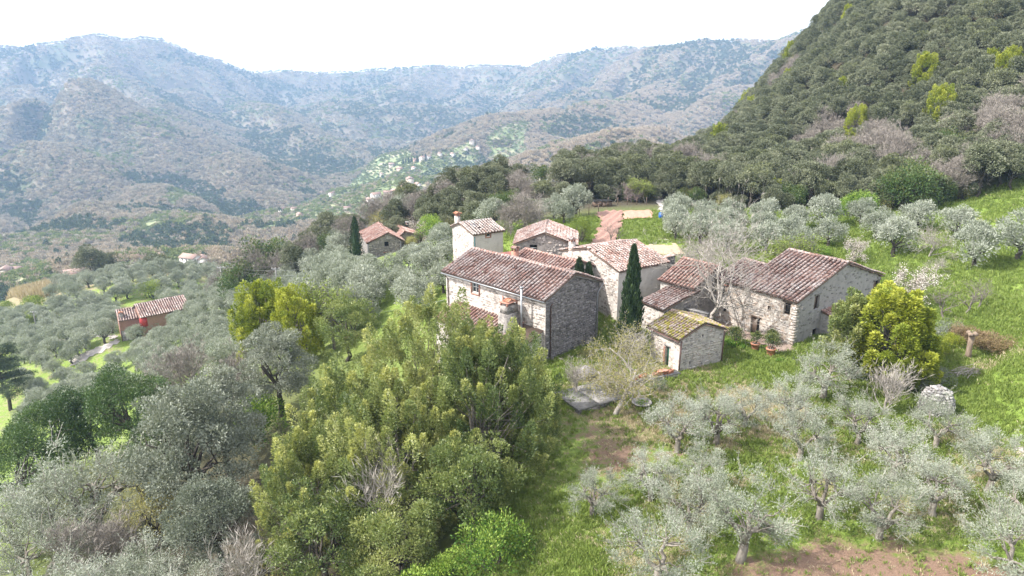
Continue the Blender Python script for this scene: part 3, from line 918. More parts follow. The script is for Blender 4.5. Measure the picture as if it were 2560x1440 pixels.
bare('bare_shrub', 156, (0, 0, -0.3), (0, 0, 1), 1.6, 0.07, 3, (12, 5, 4), M_BARK_PALE, curl=0.07, spread=0.55, up=0.20, shrink=0.75, first=0.15, twigs=3, tl=0.4)
bare('blossom', 157, (0, 0, -0.4), (0, 0, 1), 2.0, 0.12, 4, (6, 5, 4, 4), M_BARK, leaf=(M_BLOSSOM, 6, 0.09, 0.8, 0.10), curl=0.15, spread=0.9, up=0.14, shrink=0.68, first=0.3, twigs=2, tl=0.3)
bare('lime_tree', 158, (0, 0, -0.4), (0, 0, 1), 2.4, 0.12, 4, (8, 5, 4, 4), M_BARK, leaf=(M_LIME, 7, 0.16, 0.45, 0.14), curl=0.12, spread=0.85, up=0.16, shrink=0.66, first=0.3, twigs=2, tl=0.3)
bare('ivied_tree', 159, (0, 0, -0.6), (0.05, 0, 1), 4.4, 0.26, 4, (9, 5, 5, 4), M_TWIG, curl=0.12, spread=0.75, up=0.16, shrink=0.7, first=0.3, twigs=6, tl=0.6)
bare('redbud', 160, (0, 0, -0.4), (0, 0, 1), 2.0, 0.1, 4, (8, 5, 5, 4), M_TWIG, leaf=(leaf_mat('mauve_bud', [(0.26, 0.15, 0.19), (0.36, 0.24, 0.28)], trans=0.2), 4, 0.09, 0.6, 0.12), curl=0.12, spread=0.8, up=0.14, shrink=0.68, first=0.2, twigs=5, tl=0.4)

# stone pine with bare trunk, dark layered crown
rg = np.random.default_rng(170)
mb = MB()
tr = curve((0, 0, -1.5), (-0.8, 0, 13.5), rg, 0.02, 9)
mb.tube(tr, np.linspace(0.36, 0.12, 9), 9)
fo = Foliage()
for i in range(100):
    z = rg.uniform(3.5, 13.3)
    a = rg.uniform(0, 6.283)
    side = 1.0 if math.cos(a) > -0.2 else 0.45
    r = rg.uniform(2.0, 6.4) * side * (1.12 - (z / 14.5) ** 2)
    b = np.array([-0.06 * z, 0, z])
    e = b + np.array([math.cos(a) * r, math.sin(a) * r, -0.12 * r + 0.3])
    mb.tube(curve(b, e, rg, 0.05, 5), np.linspace(0.07, 0.02, 5), 4, cap=False)
    if r > 1.5:
        fo.clumps(np.stack([e, b + (e - b) * 0.7, b + (e - b) * 0.45]), np.array([0.95, 0.85, 0.7]), 230, 0.36, 0.18, rg, up=0.1, rnd=0.8, inner=0.2, flat=0.45)
kind('pine', [('trunk', mb.mesh('pine_trunk', M_BARK_DARK)), ('crown', fo.mesh('pine_crown', M_PINE))], 'pine tree')

NAMES = {'olive tree': 'olive_tree', 'oak tree': 'holm_oak', 'tree': 'broadleaf_tree', 'bush': 'bush', 'cypress': 'cypress_tree', 'pine tree': 'pine_tree'}
def plant(k, loc, s=1.0, rz=None, label=None, group=None, name=None, cat=None, sink=0.0):
    parts, c = KIND[k]
    loc = (float(loc[0]), float(loc[1]), float(loc[2]) - sink)
    e = empty(name or NAMES.get(c, c), loc, RNG.uniform(0, 6.283) if rz is None else rz, s)
    tag(e, label, cat or c, group)
    for pn, me in parts:
        o = bpy.data.objects.new(pn, me)
        o.parent = e
        if pn == 'branches': o['kind'] = 'stuff'
        COL.objects.link(o)
    return e

def spot(px, py): return ground_at(px, py)

# ------------------------------------------------------------------ planting
def near_point(px, py, Y):
    """ground point under a picture column at distance Y (py unused, kept for reading)"""
    d = ray(px, py)
    x = Y * d[0] / d[1]
    return np.array([x, Y, gz(x, Y)])

# -- evergreen slope on the right: the trees in view are individuals, the rest of the wood one mass
rg = np.random.default_rng(200)
pts = []
cell = {}
for _ in range(36000):
    Y = math.exp(rg.uniform(math.log(92), math.log(330)))
    x = rg.uniform(0.10, 0.92) * Y
    edge = np.interp(x, [20, 28, 40, 55, 70, 100, 200], [133, 127, 112, 103, 101, 103, 95])
    if Y < edge or x < 22: continue
    r = 2.5 if Y < 150 else 2.8
    key = (int(x // 4), int(Y // 4))
    ok = True
    for a in (-1, 0, 1):
        for b in (-1, 0, 1):
            for (qx, qy) in cell.get((key[0] + a, key[1] + b), ()):
                if (qx - x) ** 2 + (qy - Y) ** 2 < r * r * 0.95: ok = False
    if not ok: continue
    cell.setdefault(key, []).append((x, Y))
    pts.append((x, Y))
pts = np.array(pts)
hz = H(pts[:, 0], pts[:, 1])
dep = pts[:, 1] * CO - (hz + 5 - CAM_Z) * SI
sx = 1280 + F_PX * pts[:, 0] / dep
sy = 720 - F_PX * (pts[:, 1] * SI + (hz + 5 - CAM_Z) * CO) / dep
vis = (sx > 1500) & (sx < 2600) & (sy > -40)
order = np.argsort(np.where(vis, pts[:, 1] + 0.0 * pts[:, 0], 1e6))
indiv = set(order[:280].tolist())
SLOPE_WORDS = ['grey green', 'dark green', 'dull green', 'silvery green', 'olive green']
restP, restS, restR, restK = [], [], [], []
for i, (x, y) in enumerate(pts):
    s = rg.uniform(0.62, 1.12)
    rz = rg.uniform(0, 6.28)
    if fbm(np.array([x / 9.0]), np.array([y / 9.0]), 2)[0] > 0.33 and y > 130: continue
    r = rg.random()
    if i in indiv:
        bareish = fbm(np.array([x / 22.0 + 4]), np.array([y / 22.0]), 2)[0] > 0.24 - 0.26 * (x < 38)
        zone = ('low on the slope above the bright meadow' if x > 52 and y < 125 else 'low on the slope above the barn roof' if y < 122 else 'at the left foot of the slope by the track' if x < 42 else 'half way up the slope over the meadow' if x > 75 else 'half way up the slope over the barn')
        if bareish and r < 0.75:
            plant('bare_fine_%d' % rg.integers(0, 2), (x, y, hz[i]), s * 1.15, rz, 'bare mauve grey tree among the evergreens at the foot of the wooded slope', 'bare trees at the foot of the wooded slope', name='bare_tree')
        elif r > 0.965:
            plant('gold_tree', (x, y, hz[i]), s * 0.9, rz, 'yellow green leafy tree breaking up the dark evergreen slope', 'yellow green trees in the evergreen slope', name='leafy_tree')
        elif r > 0.93:
            plant('ivy_mass', (x, y, hz[i]), s * 1.3, rz, 'dark ivy covered tree at the lower edge of the evergreen slope', 'ivy covered trees on the evergreen slope', name='ivy_clad_tree', cat='tree')
        else:
            v = int(rg.integers(0, 5))
            plant('oak_%d' % v, (x, y, hz[i]), s, rz, ('small ' if s < 0.78 else 'large ' if s > 1.0 else '') + 'round evergreen oak ' + zone, 'evergreen oaks on the steep slope')
    else:
        restP.append((x, y, hz[i]))
        restS.append(s)
        restR.append(rz)
        restK.append(5 if r > 0.97 else (6 if fbm(np.array([x / 22.0 + 4]), np.array([y / 22.0]), 2)[0] > 0.27 else int(rg.integers(0, 5))))
def crown_of(k): return KIND[k][0][-1][1]
if restP:
    tag(scatter('hillside_wood', restP, restS, restR, [crown_of('oak_%d' % v) for v in range(5)] + [crown_of('gold_tree'), crown_of('bare_fine_0')], restK), kind='stuff')

# -- dark wood behind the hamlet (two humps)
def wood(outline, Ys, n, kinds, s, label, group, seed, names=None, h=0.0):
    """trees standing in a strip between the two outlines given as world x ranges per distance"""
    rg = np.random.default_rng(seed)
    got = []
    tries = 0
    while len(got) < n and tries < n * 60:
        tries += 1
        Y = rg.uniform(*Ys)
        a, b = np.interp(Y, outline[0], outline[1]), np.interp(Y, outline[0], outline[2])
        x = rg.uniform(a, b)
        if any((x - q) ** 2 + (Y - w) ** 2 < (2.6 * s) ** 2 for q, w in got): continue
        got.append((x, Y))
        k, f = kinds[int(rg.integers(0, len(kinds)))], rg.uniform(0.8, 1.2)
        kd = 'bare mauve grey tree' if 'bare' in k else 'brown bramble bush' if k == 'bramble' else 'yellowish budding bush' if k == 'golden_bramble' else 'ivy covered tree' if 'ivy' in k else 'evergreen oak'
        sz = 'small ' if f < 0.92 else 'large ' if f > 1.09 else ''
        ed = ' at the near edge' if Y < Ys[0] + (Ys[1] - Ys[0]) * .3 else ' at the far side' if Y > Ys[0] + (Ys[1] - Ys[0]) * .7 else ' in the middle'
        plant(k, (x, Y, gz(x, Y) - h), s * f, None, sz + kd.replace('mauve ', '') + ed + label, group, name=kd.replace(' ', '_'), cat='bush' if 'bush' in kd else 'tree')
wood(([112, 120, 140, 165], [-16, -22, -22, -20], [2, 6, 6, 4]), (112, 165), 78, ['oak_0', 'oak_1', 'bare_fine_0', 'oak_2', 'oak_3', 'bramble', 'oak_4', 'bare_fine_1', 'ivy_mass'], 0.84,
     ' of the rounded wood behind the hamlet', 'trees of the rounded wood behind the hamlet', 210)
wood(([124, 135, 160], [8.5, 10.5, 11], [22, 24, 23]), (126, 162), 44, ['oak_0', 'oak_1', 'oak_2', 'oak_3', 'oak_4', 'oak_0', 'bare_fine_0'], 0.9,
     ' of the wood beyond the ploughed garden', 'evergreen oaks beyond the ploughed garden', 211)
wood(([130, 150, 175], [-48, -52, -54], [-18, -20, -20]), (128, 175), 26, ['bramble', 'bare_fine_0', 'bare_fine_1', 'oak_2', 'golden_bramble'], 1.1,
     ' of the scrub behind the small grey house', 'scrub trees behind the small grey house', 212)

def line_up(rows, kinds, label, group, s=(0.85, 1.15), seed=1, name=None, cat=None):
    rg = np.random.default_rng(seed)
    for r in rows:
        px, py = r[:2]
        p = spot(px, py)
        k = kinds[int(rg.integers(0, len(kinds)))]
        plant(k, p, (r[2] if len(r) > 2 else 1.0) * rg.uniform(*s), None, label, group, name, cat)
OF = ['olive_far_0', 'olive_far_1', 'olive_far_2', 'olive_far_3']
ON = ['olive_near_0', 'olive_near_1', 'olive_near_2', 'olive_near_3']

KEEPOUT = [(-84, 141, 7), (-79, 137, 6), (-78, 146, 5), (-88, 136, 5), (-74, 128, 4)]
def fill(poly, gap, kinds, label, group, s=(0.85, 1.15), seed=1, name=None, cat=None, limit=999, far=262, single=999):
    """plants standing at least gap metres apart inside a picture outline laid on the ground"""
    rg = np.random.default_rng(seed)
    W = np.array([ground_at(a, b, 22, far)[:2] for a, b in poly])
    x0, y0 = W.min(0)
    x1, y1 = W.max(0)
    got = []
    area = (x1 - x0) * (y1 - y0)
    for _ in range(int(min(30000, area / gap ** 2 * 14))):
        x, y = rg.uniform(x0, x1), rg.uniform(y0, y1)
        if not in_poly(np.array([x]), np.array([y]), W)[0]: continue
        if any((x - a) ** 2 + (y - b) ** 2 < gap * gap for a, b in got) or any((x - a) ** 2 + (y - b) ** 2 < r_ * r_ for a, b, r_ in KEEPOUT): continue
        got.append((x, y))
        if len(got) >= limit: break
    got.sort(key=lambda q: q[1])
    for x, y in got[:single]:
        f = rg.uniform(*s)
        q = (f - s[0]) / (s[1] - s[0])
        plant(kinds[int(rg.integers(0, len(kinds)))], (x, y, gz(x, y)), f, None, ('small ' if q < .3 else 'large ' if q > .75 else '') + label, group, name, cat)
    if len(got) > single:
        P = [(x, y, gz(x, y)) for x, y in got[single:]]
        scatter('olive_grove_beyond', P, rg.uniform(*s, len(P)), rg.uniform(0, 6.28, len(P)), [crown_of(k) for k in kinds], rg.integers(0, len(kinds), len(P)))
    return got

# olives: slope below the hamlet to the left, the far knoll, behind the houses
fill([(880, 690), (960, 705), (1050, 655), (1122, 610), (1115, 760), (1050, 800), (930, 790), (860, 740)], 3.3, OF, 'silvery olive tree packed in the slope between the main farmhouse and the grey house', 'olive trees between the main farmhouse and the grey house', seed=301)
fill([(620, 700), (760, 650), (880, 640), (880, 720), (940, 800), (860, 850), (700, 800), (600, 790)], 4.1, OF, 'dense silvery olive tree on the slope left of the lone cypress', 'olive trees on the slope left of the cypress', (1.0, 1.35), seed=302, single=90)
fill([(430, 800), (560, 740), (640, 790), (600, 880), (560, 960), (430, 930), (330, 900), (330, 860)], 3.4, OF, 'grey green olive tree below the red brick house', 'olive trees below the red brick house', seed=303, single=60)
fill([(60, 900), (300, 880), (460, 960), (420, 1020), (180, 1060), (40, 1120)], 3.6, OF, 'grey green olive tree in the grove right of the dark pine', 'olive trees in the grove right of the pine', seed=304, limit=45)
fill([(280, 680), (480, 668), (560, 700), (540, 745), (440, 770), (300, 745)], 5.0, OF, 'round silvery olive tree on the sunny knoll', 'olive trees on the sunny knoll', (1.1, 1.5), seed=305, limit=90, single=30)
fill([(130, 800), (290, 770), (290, 830), (230, 860), (90, 850)], 6.0, OF, 'olive tree standing beside the track to the red brick house', 'olive trees beside the track', (1.1, 1.4), seed=306, limit=26)
fill([(1660, 560), (1900, 560), (2080, 570), (2130, 620), (2000, 640), (1860, 650), (1700, 620)], 3.6, OF, 'blue grey olive tree in the row behind the long barn', 'olive trees behind the long barn', seed=307, limit=40)
for i, (px, py, s, lb) in enumerate([
        (2230, 640, 1.15, 'olive tree with two crowns left of the bare white tree on the meadow'), (2190, 600, 1.0, 'olive tree at the wood edge above the blossom tree'),
        (2290, 580, 1.05, 'olive tree in front of the wood above the bare white tree'), (2390, 600, 1.05, 'olive tree in shade at the wood edge on the right'),
        (2432, 668, 1.25, 'olive tree with forked trunk alone on the bright meadow'), (2545, 650, 1.3, 'olive tree at the right edge of the bright meadow'),
        (2150, 560, 0.9, 'small olive tree just under the evergreen slope')]):
    plant(OF[i % 4], spot(px, py), s, None, lb, 'olive trees on the meadow')
for i, (px, py, s, lb) in enumerate([
        (1440, 545, 1.3, 'tall silvery olive tree left of the ploughed strip'), (1385, 552, 1.0, 'smaller olive tree second left of the ploughed strip'), (1410, 560, 0.9, 'low olive tree between two taller ones by the ploughed strip'),
        (1010, 560, 1.4, 'large grey olive tree behind the small grey house'), (1235, 575, 1.1, 'pale olive tree right of the white tower house')]):
    plant(OF[i % 4], spot(px, py), s, None, lb, 'olive trees round the hamlet')

# foreground grove on the right
GROVE = [(2055, 1000, 1.15, 'olive tree with a stout mossy trunk in front of the barn corner'), (1625, 1250, 0.85, 'slender olive tree with dark bent trunk left in the front grove'),
         (1695, 1130, 1.0, 'olive tree with black leaning trunk in the second row of the grove'), (1790, 1110, 0.95, 'silvery olive tree just behind the black leaning trunk'),
         (1860, 1070, 0.85, 'thin olive tree in the back row of the grove below the shed'), (1975, 1060, 0.9, 'olive tree in the back row below the stout mossy trunk'),
         (2000, 1150, 0.95, 'olive tree with twin trunks in the middle of the grove'), (2145, 1110, 0.85, 'thin twiggy olive tree behind the middle of the grove'),
         (2230, 1200, 1.0, 'olive tree right of the twin trunks'), (1850, 1400, 1.25, 'largest olive tree, at the front with white upswept shoots'),
         (1640, 1470, 1.1, 'olive tree at the bottom edge left of the largest one'), (2050, 1300, 1.0, 'olive tree right of the largest one with bushy head'),
         (2330, 1290, 1.0, 'wide olive tree over the bare soil on the right'), (2470, 1230, 0.95, 'olive tree with pale crooked limbs near the brushwood bank'),
         (2530, 1480, 1.1, 'olive tree cut by the bottom right corner'), (1480, 1290, 0.75, 'dark narrow olive tree at the left edge of the grove'), (2340, 1120, 0.9, 'olive tree below the round stone hut'),
         (2200, 1350, 0.95, 'olive tree between the bushy head and the wide olive at the bare soil'), (2560, 1330, 0.9, 'olive tree at the right edge above the bottom corner one'), (1720, 1330, 0.85, 'grey green olive tree just left behind the largest one'),
         (1750, 1240, 0.8, 'small bright olive tree in a patch of green grass')]
for i, (px, py, s, lb) in enumerate(GROVE):
    plant(ON[i % 4], spot(px, py), s * 0.9, i * 1.3, lb, 'olive trees of the front grove')

# big laurels and their neighbours, lower left
def big(k, x, y, s, lb, g=None, name=None, cat=None, rz=None, dz=0.0):
    return plant(k, (x, y, gz(x, y) + dz), s, rz, lb, g, name, cat)
LC = 'laurel trees of the big clump'
for k, x, y, sc_, dz, lb in (
        ('laurel_0', -5.4, 46.0, 1.02, -0.5, 'tallest yellow green laurel tree in front of the main farmhouse'), ('laurel_1', -1.7, 46.0, 0.98, -2.7, 'laurel tree at the right end of the big clump under the farmhouse gable'),
        ('laurel_1', -10.4, 44.0, 1.05, -1.0, 'laurel tree with the brightest yellow tips in the middle of the clump'), ('laurel_0', -7.2, 39.8, 0.92, -0.6, 'laurel tree at the front of the clump over the bare brushwood'),
        ('laurel_0', -1.3, 41.6, 0.92, -1.0, 'dark laurel tree at the front right of the clump beside the grass'), ('laurel_1', -12.5, 39.6, 0.86, -0.5, 'laurel tree at the left end of the big clump'),
        ('round_laurel', -11.0, 35.6, 0.85, 0, 'low laurel at the left foot of the big clump'), ('round_laurel', -2.4, 36.6, 0.8, 0, 'low dark laurel at the foot of the big clump beside the bright bush'),
        ('round_laurel', -6.4, 34.6, 0.75, -0.6, 'low dark laurel under the bare brushwood at the bottom of the clump')):
    plant(k, (x, y, gz(x, y) + dz), sc_, None, lb, LC, 'laurel_tree')

# ------------------------------------------------------------------ building materials
def wall_mat(name, stones, mortar, mfac=0.5, scale=3.6, stain=(0.10, 0.095, 0.09), stain_amt=0.35, rough_stone=0.5):
    """rubble masonry: stones in mortar, washed over in part with lime"""
    t = NT(name)
    p = t.coord('Object', (1, 1, 1.45))
    w = t.noise(p, 1.8, 3, 0.6, 'Color')
    pv = t.n('Mix', data_type='VECTOR')
    pv.inputs[0].default_value = 0.13
    t.l(p, pv.inputs[4])
    t.l(w, pv.inputs[5])
    pv = pv.outputs[1]
    cell = t.voro(pv, scale, 'F1', 'Color')
    sep = t.n('SeparateColor')
    t.l(cell, sep.inputs[0])
    edge = t.voro(pv, scale, 'DISTANCE_TO_EDGE', 'Distance')
    sc = t.ramp(sep.outputs[0], [(i / (len(stones) - 1) * 0.9 + 0.05, c) for i, c in enumerate(stones)])
    f = t.rng(edge, 0.02, 0.10)
    n1 = t.noise(p, 0.7, 6, 0.65)
    n2 = t.noise(p, 9, 5, 0.7)
    f2 = t.math('MULTIPLY', f, t.rng(t.math('ADD', n1, t.math('MULTIPLY', t.math('SUBTRACT', sep.outputs[1], 0.5), 0.5)), mfac - 0.18, mfac + 0.12))
    c = t.mix(f2, mortar, sc)
    c = t.mix(t.math('MULTIPLY', t.rng(n2, 0.35, 0.75), 0.35), c, tuple(q * 0.55 for q in mortar))
    st = t.rng(t.noise(t.coord('Object', (1, 1, 0.22)), 1.1, 5, 0.7), 0.50, 0.74)
    c = t.mix(t.math('MULTIPLY', st, stain_amt), c, stain)
    t.base(c)
    t.b.inputs['Roughness'].default_value = 0.95
    t.bump(t.math('ADD', t.math('MULTIPLY', f2, 1.0), t.math('MULTIPLY', n2, 0.6)), rough_stone, 0.06)
    return t.m
PALE = (0.50, 0.46, 0.42)
W_WHITE = wall_mat('limewashed_rubble', [(0.20, 0.17, 0.15), (0.34, 0.29, 0.25), (0.42, 0.34, 0.29), (0.50, 0.45, 0.41)], (0.55, 0.51, 0.47), 0.52)
W_BARN = wall_mat('barn_rubble', [(0.26, 0.20, 0.16), (0.40, 0.32, 0.25), (0.36, 0.26, 0.20), (0.52, 0.46, 0.40)], (0.54, 0.50, 0.45), 0.48)
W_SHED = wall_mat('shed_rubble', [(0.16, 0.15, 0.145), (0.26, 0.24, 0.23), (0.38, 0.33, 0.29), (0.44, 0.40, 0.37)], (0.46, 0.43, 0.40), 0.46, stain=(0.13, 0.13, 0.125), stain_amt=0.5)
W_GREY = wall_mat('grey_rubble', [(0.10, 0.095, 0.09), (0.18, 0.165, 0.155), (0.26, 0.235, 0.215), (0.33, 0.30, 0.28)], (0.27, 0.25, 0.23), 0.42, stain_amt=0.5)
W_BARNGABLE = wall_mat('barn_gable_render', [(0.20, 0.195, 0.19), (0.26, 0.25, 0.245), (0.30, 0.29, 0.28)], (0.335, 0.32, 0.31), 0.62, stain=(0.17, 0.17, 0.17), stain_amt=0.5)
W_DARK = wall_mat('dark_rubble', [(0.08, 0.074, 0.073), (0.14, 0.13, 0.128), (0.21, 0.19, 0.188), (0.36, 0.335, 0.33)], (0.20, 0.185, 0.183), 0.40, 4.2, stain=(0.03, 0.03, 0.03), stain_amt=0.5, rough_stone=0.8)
W_RENDER = wall_mat('pale_render', [(0.40, 0.37, 0.33), (0.46, 0.42, 0.38)], (0.50, 0.47, 0.43), 0.7, stain_amt=0.3)
W_BRICKISH = wall_mat('red_brick_wall', [(0.27, 0.14, 0.10), (0.33, 0.18, 0.135), (0.30, 0.16, 0.12)], (0.33, 0.20, 0.155), 0.45, 7, stain_amt=0.1)

def tile_mat(name, cols, lichen, lich_amt=0.5, moss=None, moss_amt=0.0):
    t = NT(name)
    r1 = t.n('ObjectInfo').outputs['Random']
    r2 = t.n('NewGeometry').outputs['Random Per Island']
    r = t.math('FRACT', t.math('ADD', r1, t.math('MULTIPLY', r2, 3.7)))
    p = t.pos()
    c = t.ramp(r, [(i / (len(cols) - 1) * 0.9 + 0.05, q) for i, q in enumerate(cols)])
    n1 = t.noise(p, 0.8, 5, 0.65)
    n2 = t.noise(p, 6.5, 5, 0.7)
    f = t.math('ADD', t.math('MULTIPLY', n1, 0.5), t.math('MULTIPLY', n2, 0.9))
    c = t.mix(t.rng(f, 0.80 - 0.25 * lich_amt, 0.96 - 0.25 * lich_amt), c, lichen)
    c = t.mix(t.rng(t.noise(p, 13, 3, 0.7), 0.60, 0.72), c, (0.05, 0.04, 0.035))
    if moss:
        n3 = t.noise(p, 2.6, 5, 0.75)
        c = t.mix(t.rng(n3, 0.62 - 0.3 * moss_amt, 0.70 - 0.3 * moss_amt), c, t.ramp(n2, [(0.35, tuple(q * 0.55 for q in moss)), (0.65, moss)]))
    t.base(c).bump(n2, 0.4, 0.02)
    t.b.inputs['Roughness'].default_value = 0.92
    return t.m
TCOLS = [(0.12, 0.072, 0.06), (0.19, 0.11, 0.09), (0.24, 0.135, 0.108), (0.17, 0.11, 0.095), (0.28, 0.17, 0.135), (0.22, 0.155, 0.135)]
M_TILE = tile_mat('old_roof_tile', TCOLS, (0.42, 0.375, 0.35), 0.6)
M_TILE_RED = tile_mat('redder_roof_tile', [(0.21, 0.115, 0.09), (0.30, 0.165, 0.13), (0.25, 0.14, 0.115), (0.35, 0.21, 0.165)], (0.44, 0.37, 0.335), 0.5)
M_TILE_ORANGE = tile_mat('new_orange_tile', [(0.40, 0.17, 0.10), (0.46, 0.22, 0.13), (0.36, 0.15, 0.09)], (0.45, 0.33, 0.26), 0.35)
M_TILE_GREY = tile_mat('grey_lichen_tile', [(0.14, 0.105, 0.095), (0.22, 0.165, 0.145), (0.28, 0.20, 0.17)], (0.36, 0.34, 0.32), 0.75)
M_TILE_MOSS = tile_mat('mossy_roof_tile', TCOLS, (0.34, 0.30, 0.26), 0.7, (0.30, 0.265, 0.05), 0.5)
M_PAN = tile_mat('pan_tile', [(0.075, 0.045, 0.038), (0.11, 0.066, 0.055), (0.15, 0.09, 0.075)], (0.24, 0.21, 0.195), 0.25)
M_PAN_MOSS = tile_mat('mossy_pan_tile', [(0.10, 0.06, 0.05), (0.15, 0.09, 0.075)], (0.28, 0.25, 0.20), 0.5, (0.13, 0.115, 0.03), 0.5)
M_DARKHOLE = flat_mat('dark_interior', (0.012, 0.011, 0.010), (0.006, 0.006, 0.006))
M_OLDWOOD = flat_mat('old_wood', (0.17, 0.12, 0.09), (0.09, 0.065, 0.05), 14)
M_GREENDOOR = flat_mat('green_door_paint', (0.012, 0.07, 0.045), (0.010, 0.05, 0.034), 6, 0.55)
M_WHITEFRAME = flat_mat('white_paint', (0.70, 0.70, 0.68), (0.58, 0.58, 0.56), 6, 0.5)
M_GLASS = flat_mat('window_glass', (0.10, 0.12, 0.14), (0.05, 0.06, 0.07), 2, 0.12, spec=0.7)
M_ZINC = flat_mat('zinc', (0.34, 0.35, 0.36), (0.24, 0.25, 0.26), 6, 0.45, 0.6)
M_COPPER = flat_mat('brown_pipe', (0.13, 0.07, 0.06), (0.08, 0.05, 0.045), 6, 0.6)
M_BRICK = tile_mat('brick', [(0.30, 0.14, 0.10), (0.37, 0.19, 0.14), (0.25, 0.12, 0.09)], (0.42, 0.33, 0.28), 0.25)
M_CEMENT = flat_mat('cement', (0.25, 0.24, 0.23), (0.14, 0.135, 0.13), 3, 0.95)
M_STONE = tile_mat('loose_stone', [(0.24, 0.22, 0.20), (0.36, 0.32, 0.29), (0.44, 0.40, 0.36), (0.30, 0.24, 0.20)], (0.50, 0.47, 0.44), 0.5)
M_STONE_DK = tile_mat('dark_stone', [(0.09, 0.083, 0.083), (0.15, 0.138, 0.137), (0.22, 0.203, 0.20)], (0.34, 0.32, 0.33), 0.35)
M_GREENSHUT = flat_mat('green_shutter', (0.02, 0.09, 0.09), None, 6, 0.6)
M_TERRA = tile_mat('terracotta_pot', [(0.40, 0.16, 0.10), (0.47, 0.21, 0.13)], (0.50, 0.34, 0.26), 0.3)
M_RUST = flat_mat('rusty_sheet', (0.33, 0.13, 0.10), (0.19, 0.09, 0.08), 2.5, 0.7)
M_RED = flat_mat('red_paint', (0.48, 0.05, 0.05), (0.36, 0.04, 0.04), 3, 0.6)
M_BLUE = flat_mat('blue_plastic', (0.03, 0.12, 0.42), None, 3, 0.4)

# tiles: half round, thick end down the slope
def coppo(length, r0, r1, sag=0.0, n=5):
    V = []
    for i, (y, r) in enumerate(((0, r0), (length, r1))):
        for k in range(n + 1):
            a = math.pi * k / n
            V.append((math.cos(a) * r, y, math.sin(a) * r * 0.9 + (0.028 if i == 0 else 0)))
    V = np.array(V)
    q = [[k, k + 1, n + 2 + k, n + 1 + k] for k in range(n)]
    return V, [np.array(q), np.array([list(range(n + 1))])]
TV = [coppo(0.46, 0.118, 0.10), coppo(0.46, 0.126, 0.105), coppo(0.45, 0.112, 0.094)]
TILE_ME = {}
def tile_mesh(mat, v, sc):
    k = (mat.name, v, sc)
    if k not in TILE_ME: TILE_ME[k] = mesh_of('coppo', TV[v][0] * sc, TV[v][1], mat, None, True)
    return TILE_ME[k]

from mathutils import Matrix
def pitch(mb, o, e, s, le, ls, thick=0.09):
    """boarded slab of one roof pitch; o lower corner, e along the eave, s up the slope"""
    n = np.cross(e, s)
    if n[2] < 0: n = -n
    V = np.array([o, o + e * le, o + e * le + s * ls, o + s * ls])
    V = np.concatenate([V, V - n * thick])
    mb.add(V, [np.array([[0, 1, 2, 3], [7, 6, 5, 4], [0, 4, 5, 1], [1, 5, 6, 2], [2, 6, 7, 3], [3, 7, 4, 0]])])
    return n

def tiles(roof, o, e, s, n, le, ls, mat, pan, single, gap=0.36, row=0.36, sc=1.0, rg=None, W=None, cut=None):
    """covers (convex) over pans; 'single' = how many of the nearest are objects of their own"""
    nc = max(2, int(round(le / gap)))
    g = le / nc
    nr = max(1, int(round(ls / row)))
    h = ls / nr
    got = []
    pm = MB()
    for i in range(nc + 1):
        for j in range(nr):
            if cut and cut(i * g, j * h): continue
            if rg.random() < 0.006: continue
            und = 0.05 * (1 + math.sin(i * g * .9 + o[2] * 3) * math.sin(j * h * 1.1 + o[0])) + (0.03 if rg.random() < 0.03 else 0)
            q = o + n * und + e * (i * g if 0 < i < nc else (0.10 if i == 0 else le - 0.10)) + s * (j * h - 0.06 + rg.normal() * 0.014 - (0.12 if rg.random() < 0.015 else 0)) + n * (0.035 + rg.random() * 0.02)
            a = rg.normal() * 0.035
            ax = e * math.cos(a) + s * math.sin(a)
            sy = s * math.cos(a) - e * math.sin(a)
            R = np.stack([ax, sy, n], 1)
            got.append((q, R, int(rg.integers(0, 3))))
    sag = lambda x: 0.0
    for i in range(nc):
        for j in range(nr):
            if cut and cut((i + .5) * g, j * h): continue
            b = o + n * 0.03 + e * ((i + 0.06) * g) + s * (j * h - 0.05)
            V = np.array([b + n * 0.035, b + e * g * 0.88 + n * 0.035, b + e * g * 0.88 + s * (h + 0.03) + n * 0.006, b + s * (h + 0.03) + n * 0.006])
            V = np.concatenate([V, V[:2] - n * 0.03])
            pm.add(V, [np.array([[0, 1, 2, 3], [4, 5, 1, 0]])])
    if single:
        Wm = np.array(W)
        wp = np.array([Wm[:3, :3] @ q + Wm[:3, 3] for q, _, _ in got])
        order = np.argsort(np.linalg.norm(wp - np.array([0, 0, CAM_Z]), axis=1))
        one = set(order[:single].tolist())
    else:
        one = set()
    rest = MB()
    for k, (q, R, v) in enumerate(got):
        if k in one:
            ob = bpy.data.objects.new('roof_tile', tile_mesh(mat, v, sc))
            M = np.eye(4)
            M[:3, :3] = R
            M[:3, 3] = q
            ob.matrix_basis = Matrix(M.tolist())
            ob.parent = roof
            COL.objects.link(ob)
        else:
            rest.add((TV[v][0] * sc) @ R.T + q, TV[v][1])
    if rest.n:
        tag(rest.put('tile_cover_mass', mat, roof, True), kind='stuff')
    tag(pm.put('pan_tiles', pan, roof), kind='stuff')
    return len(one)

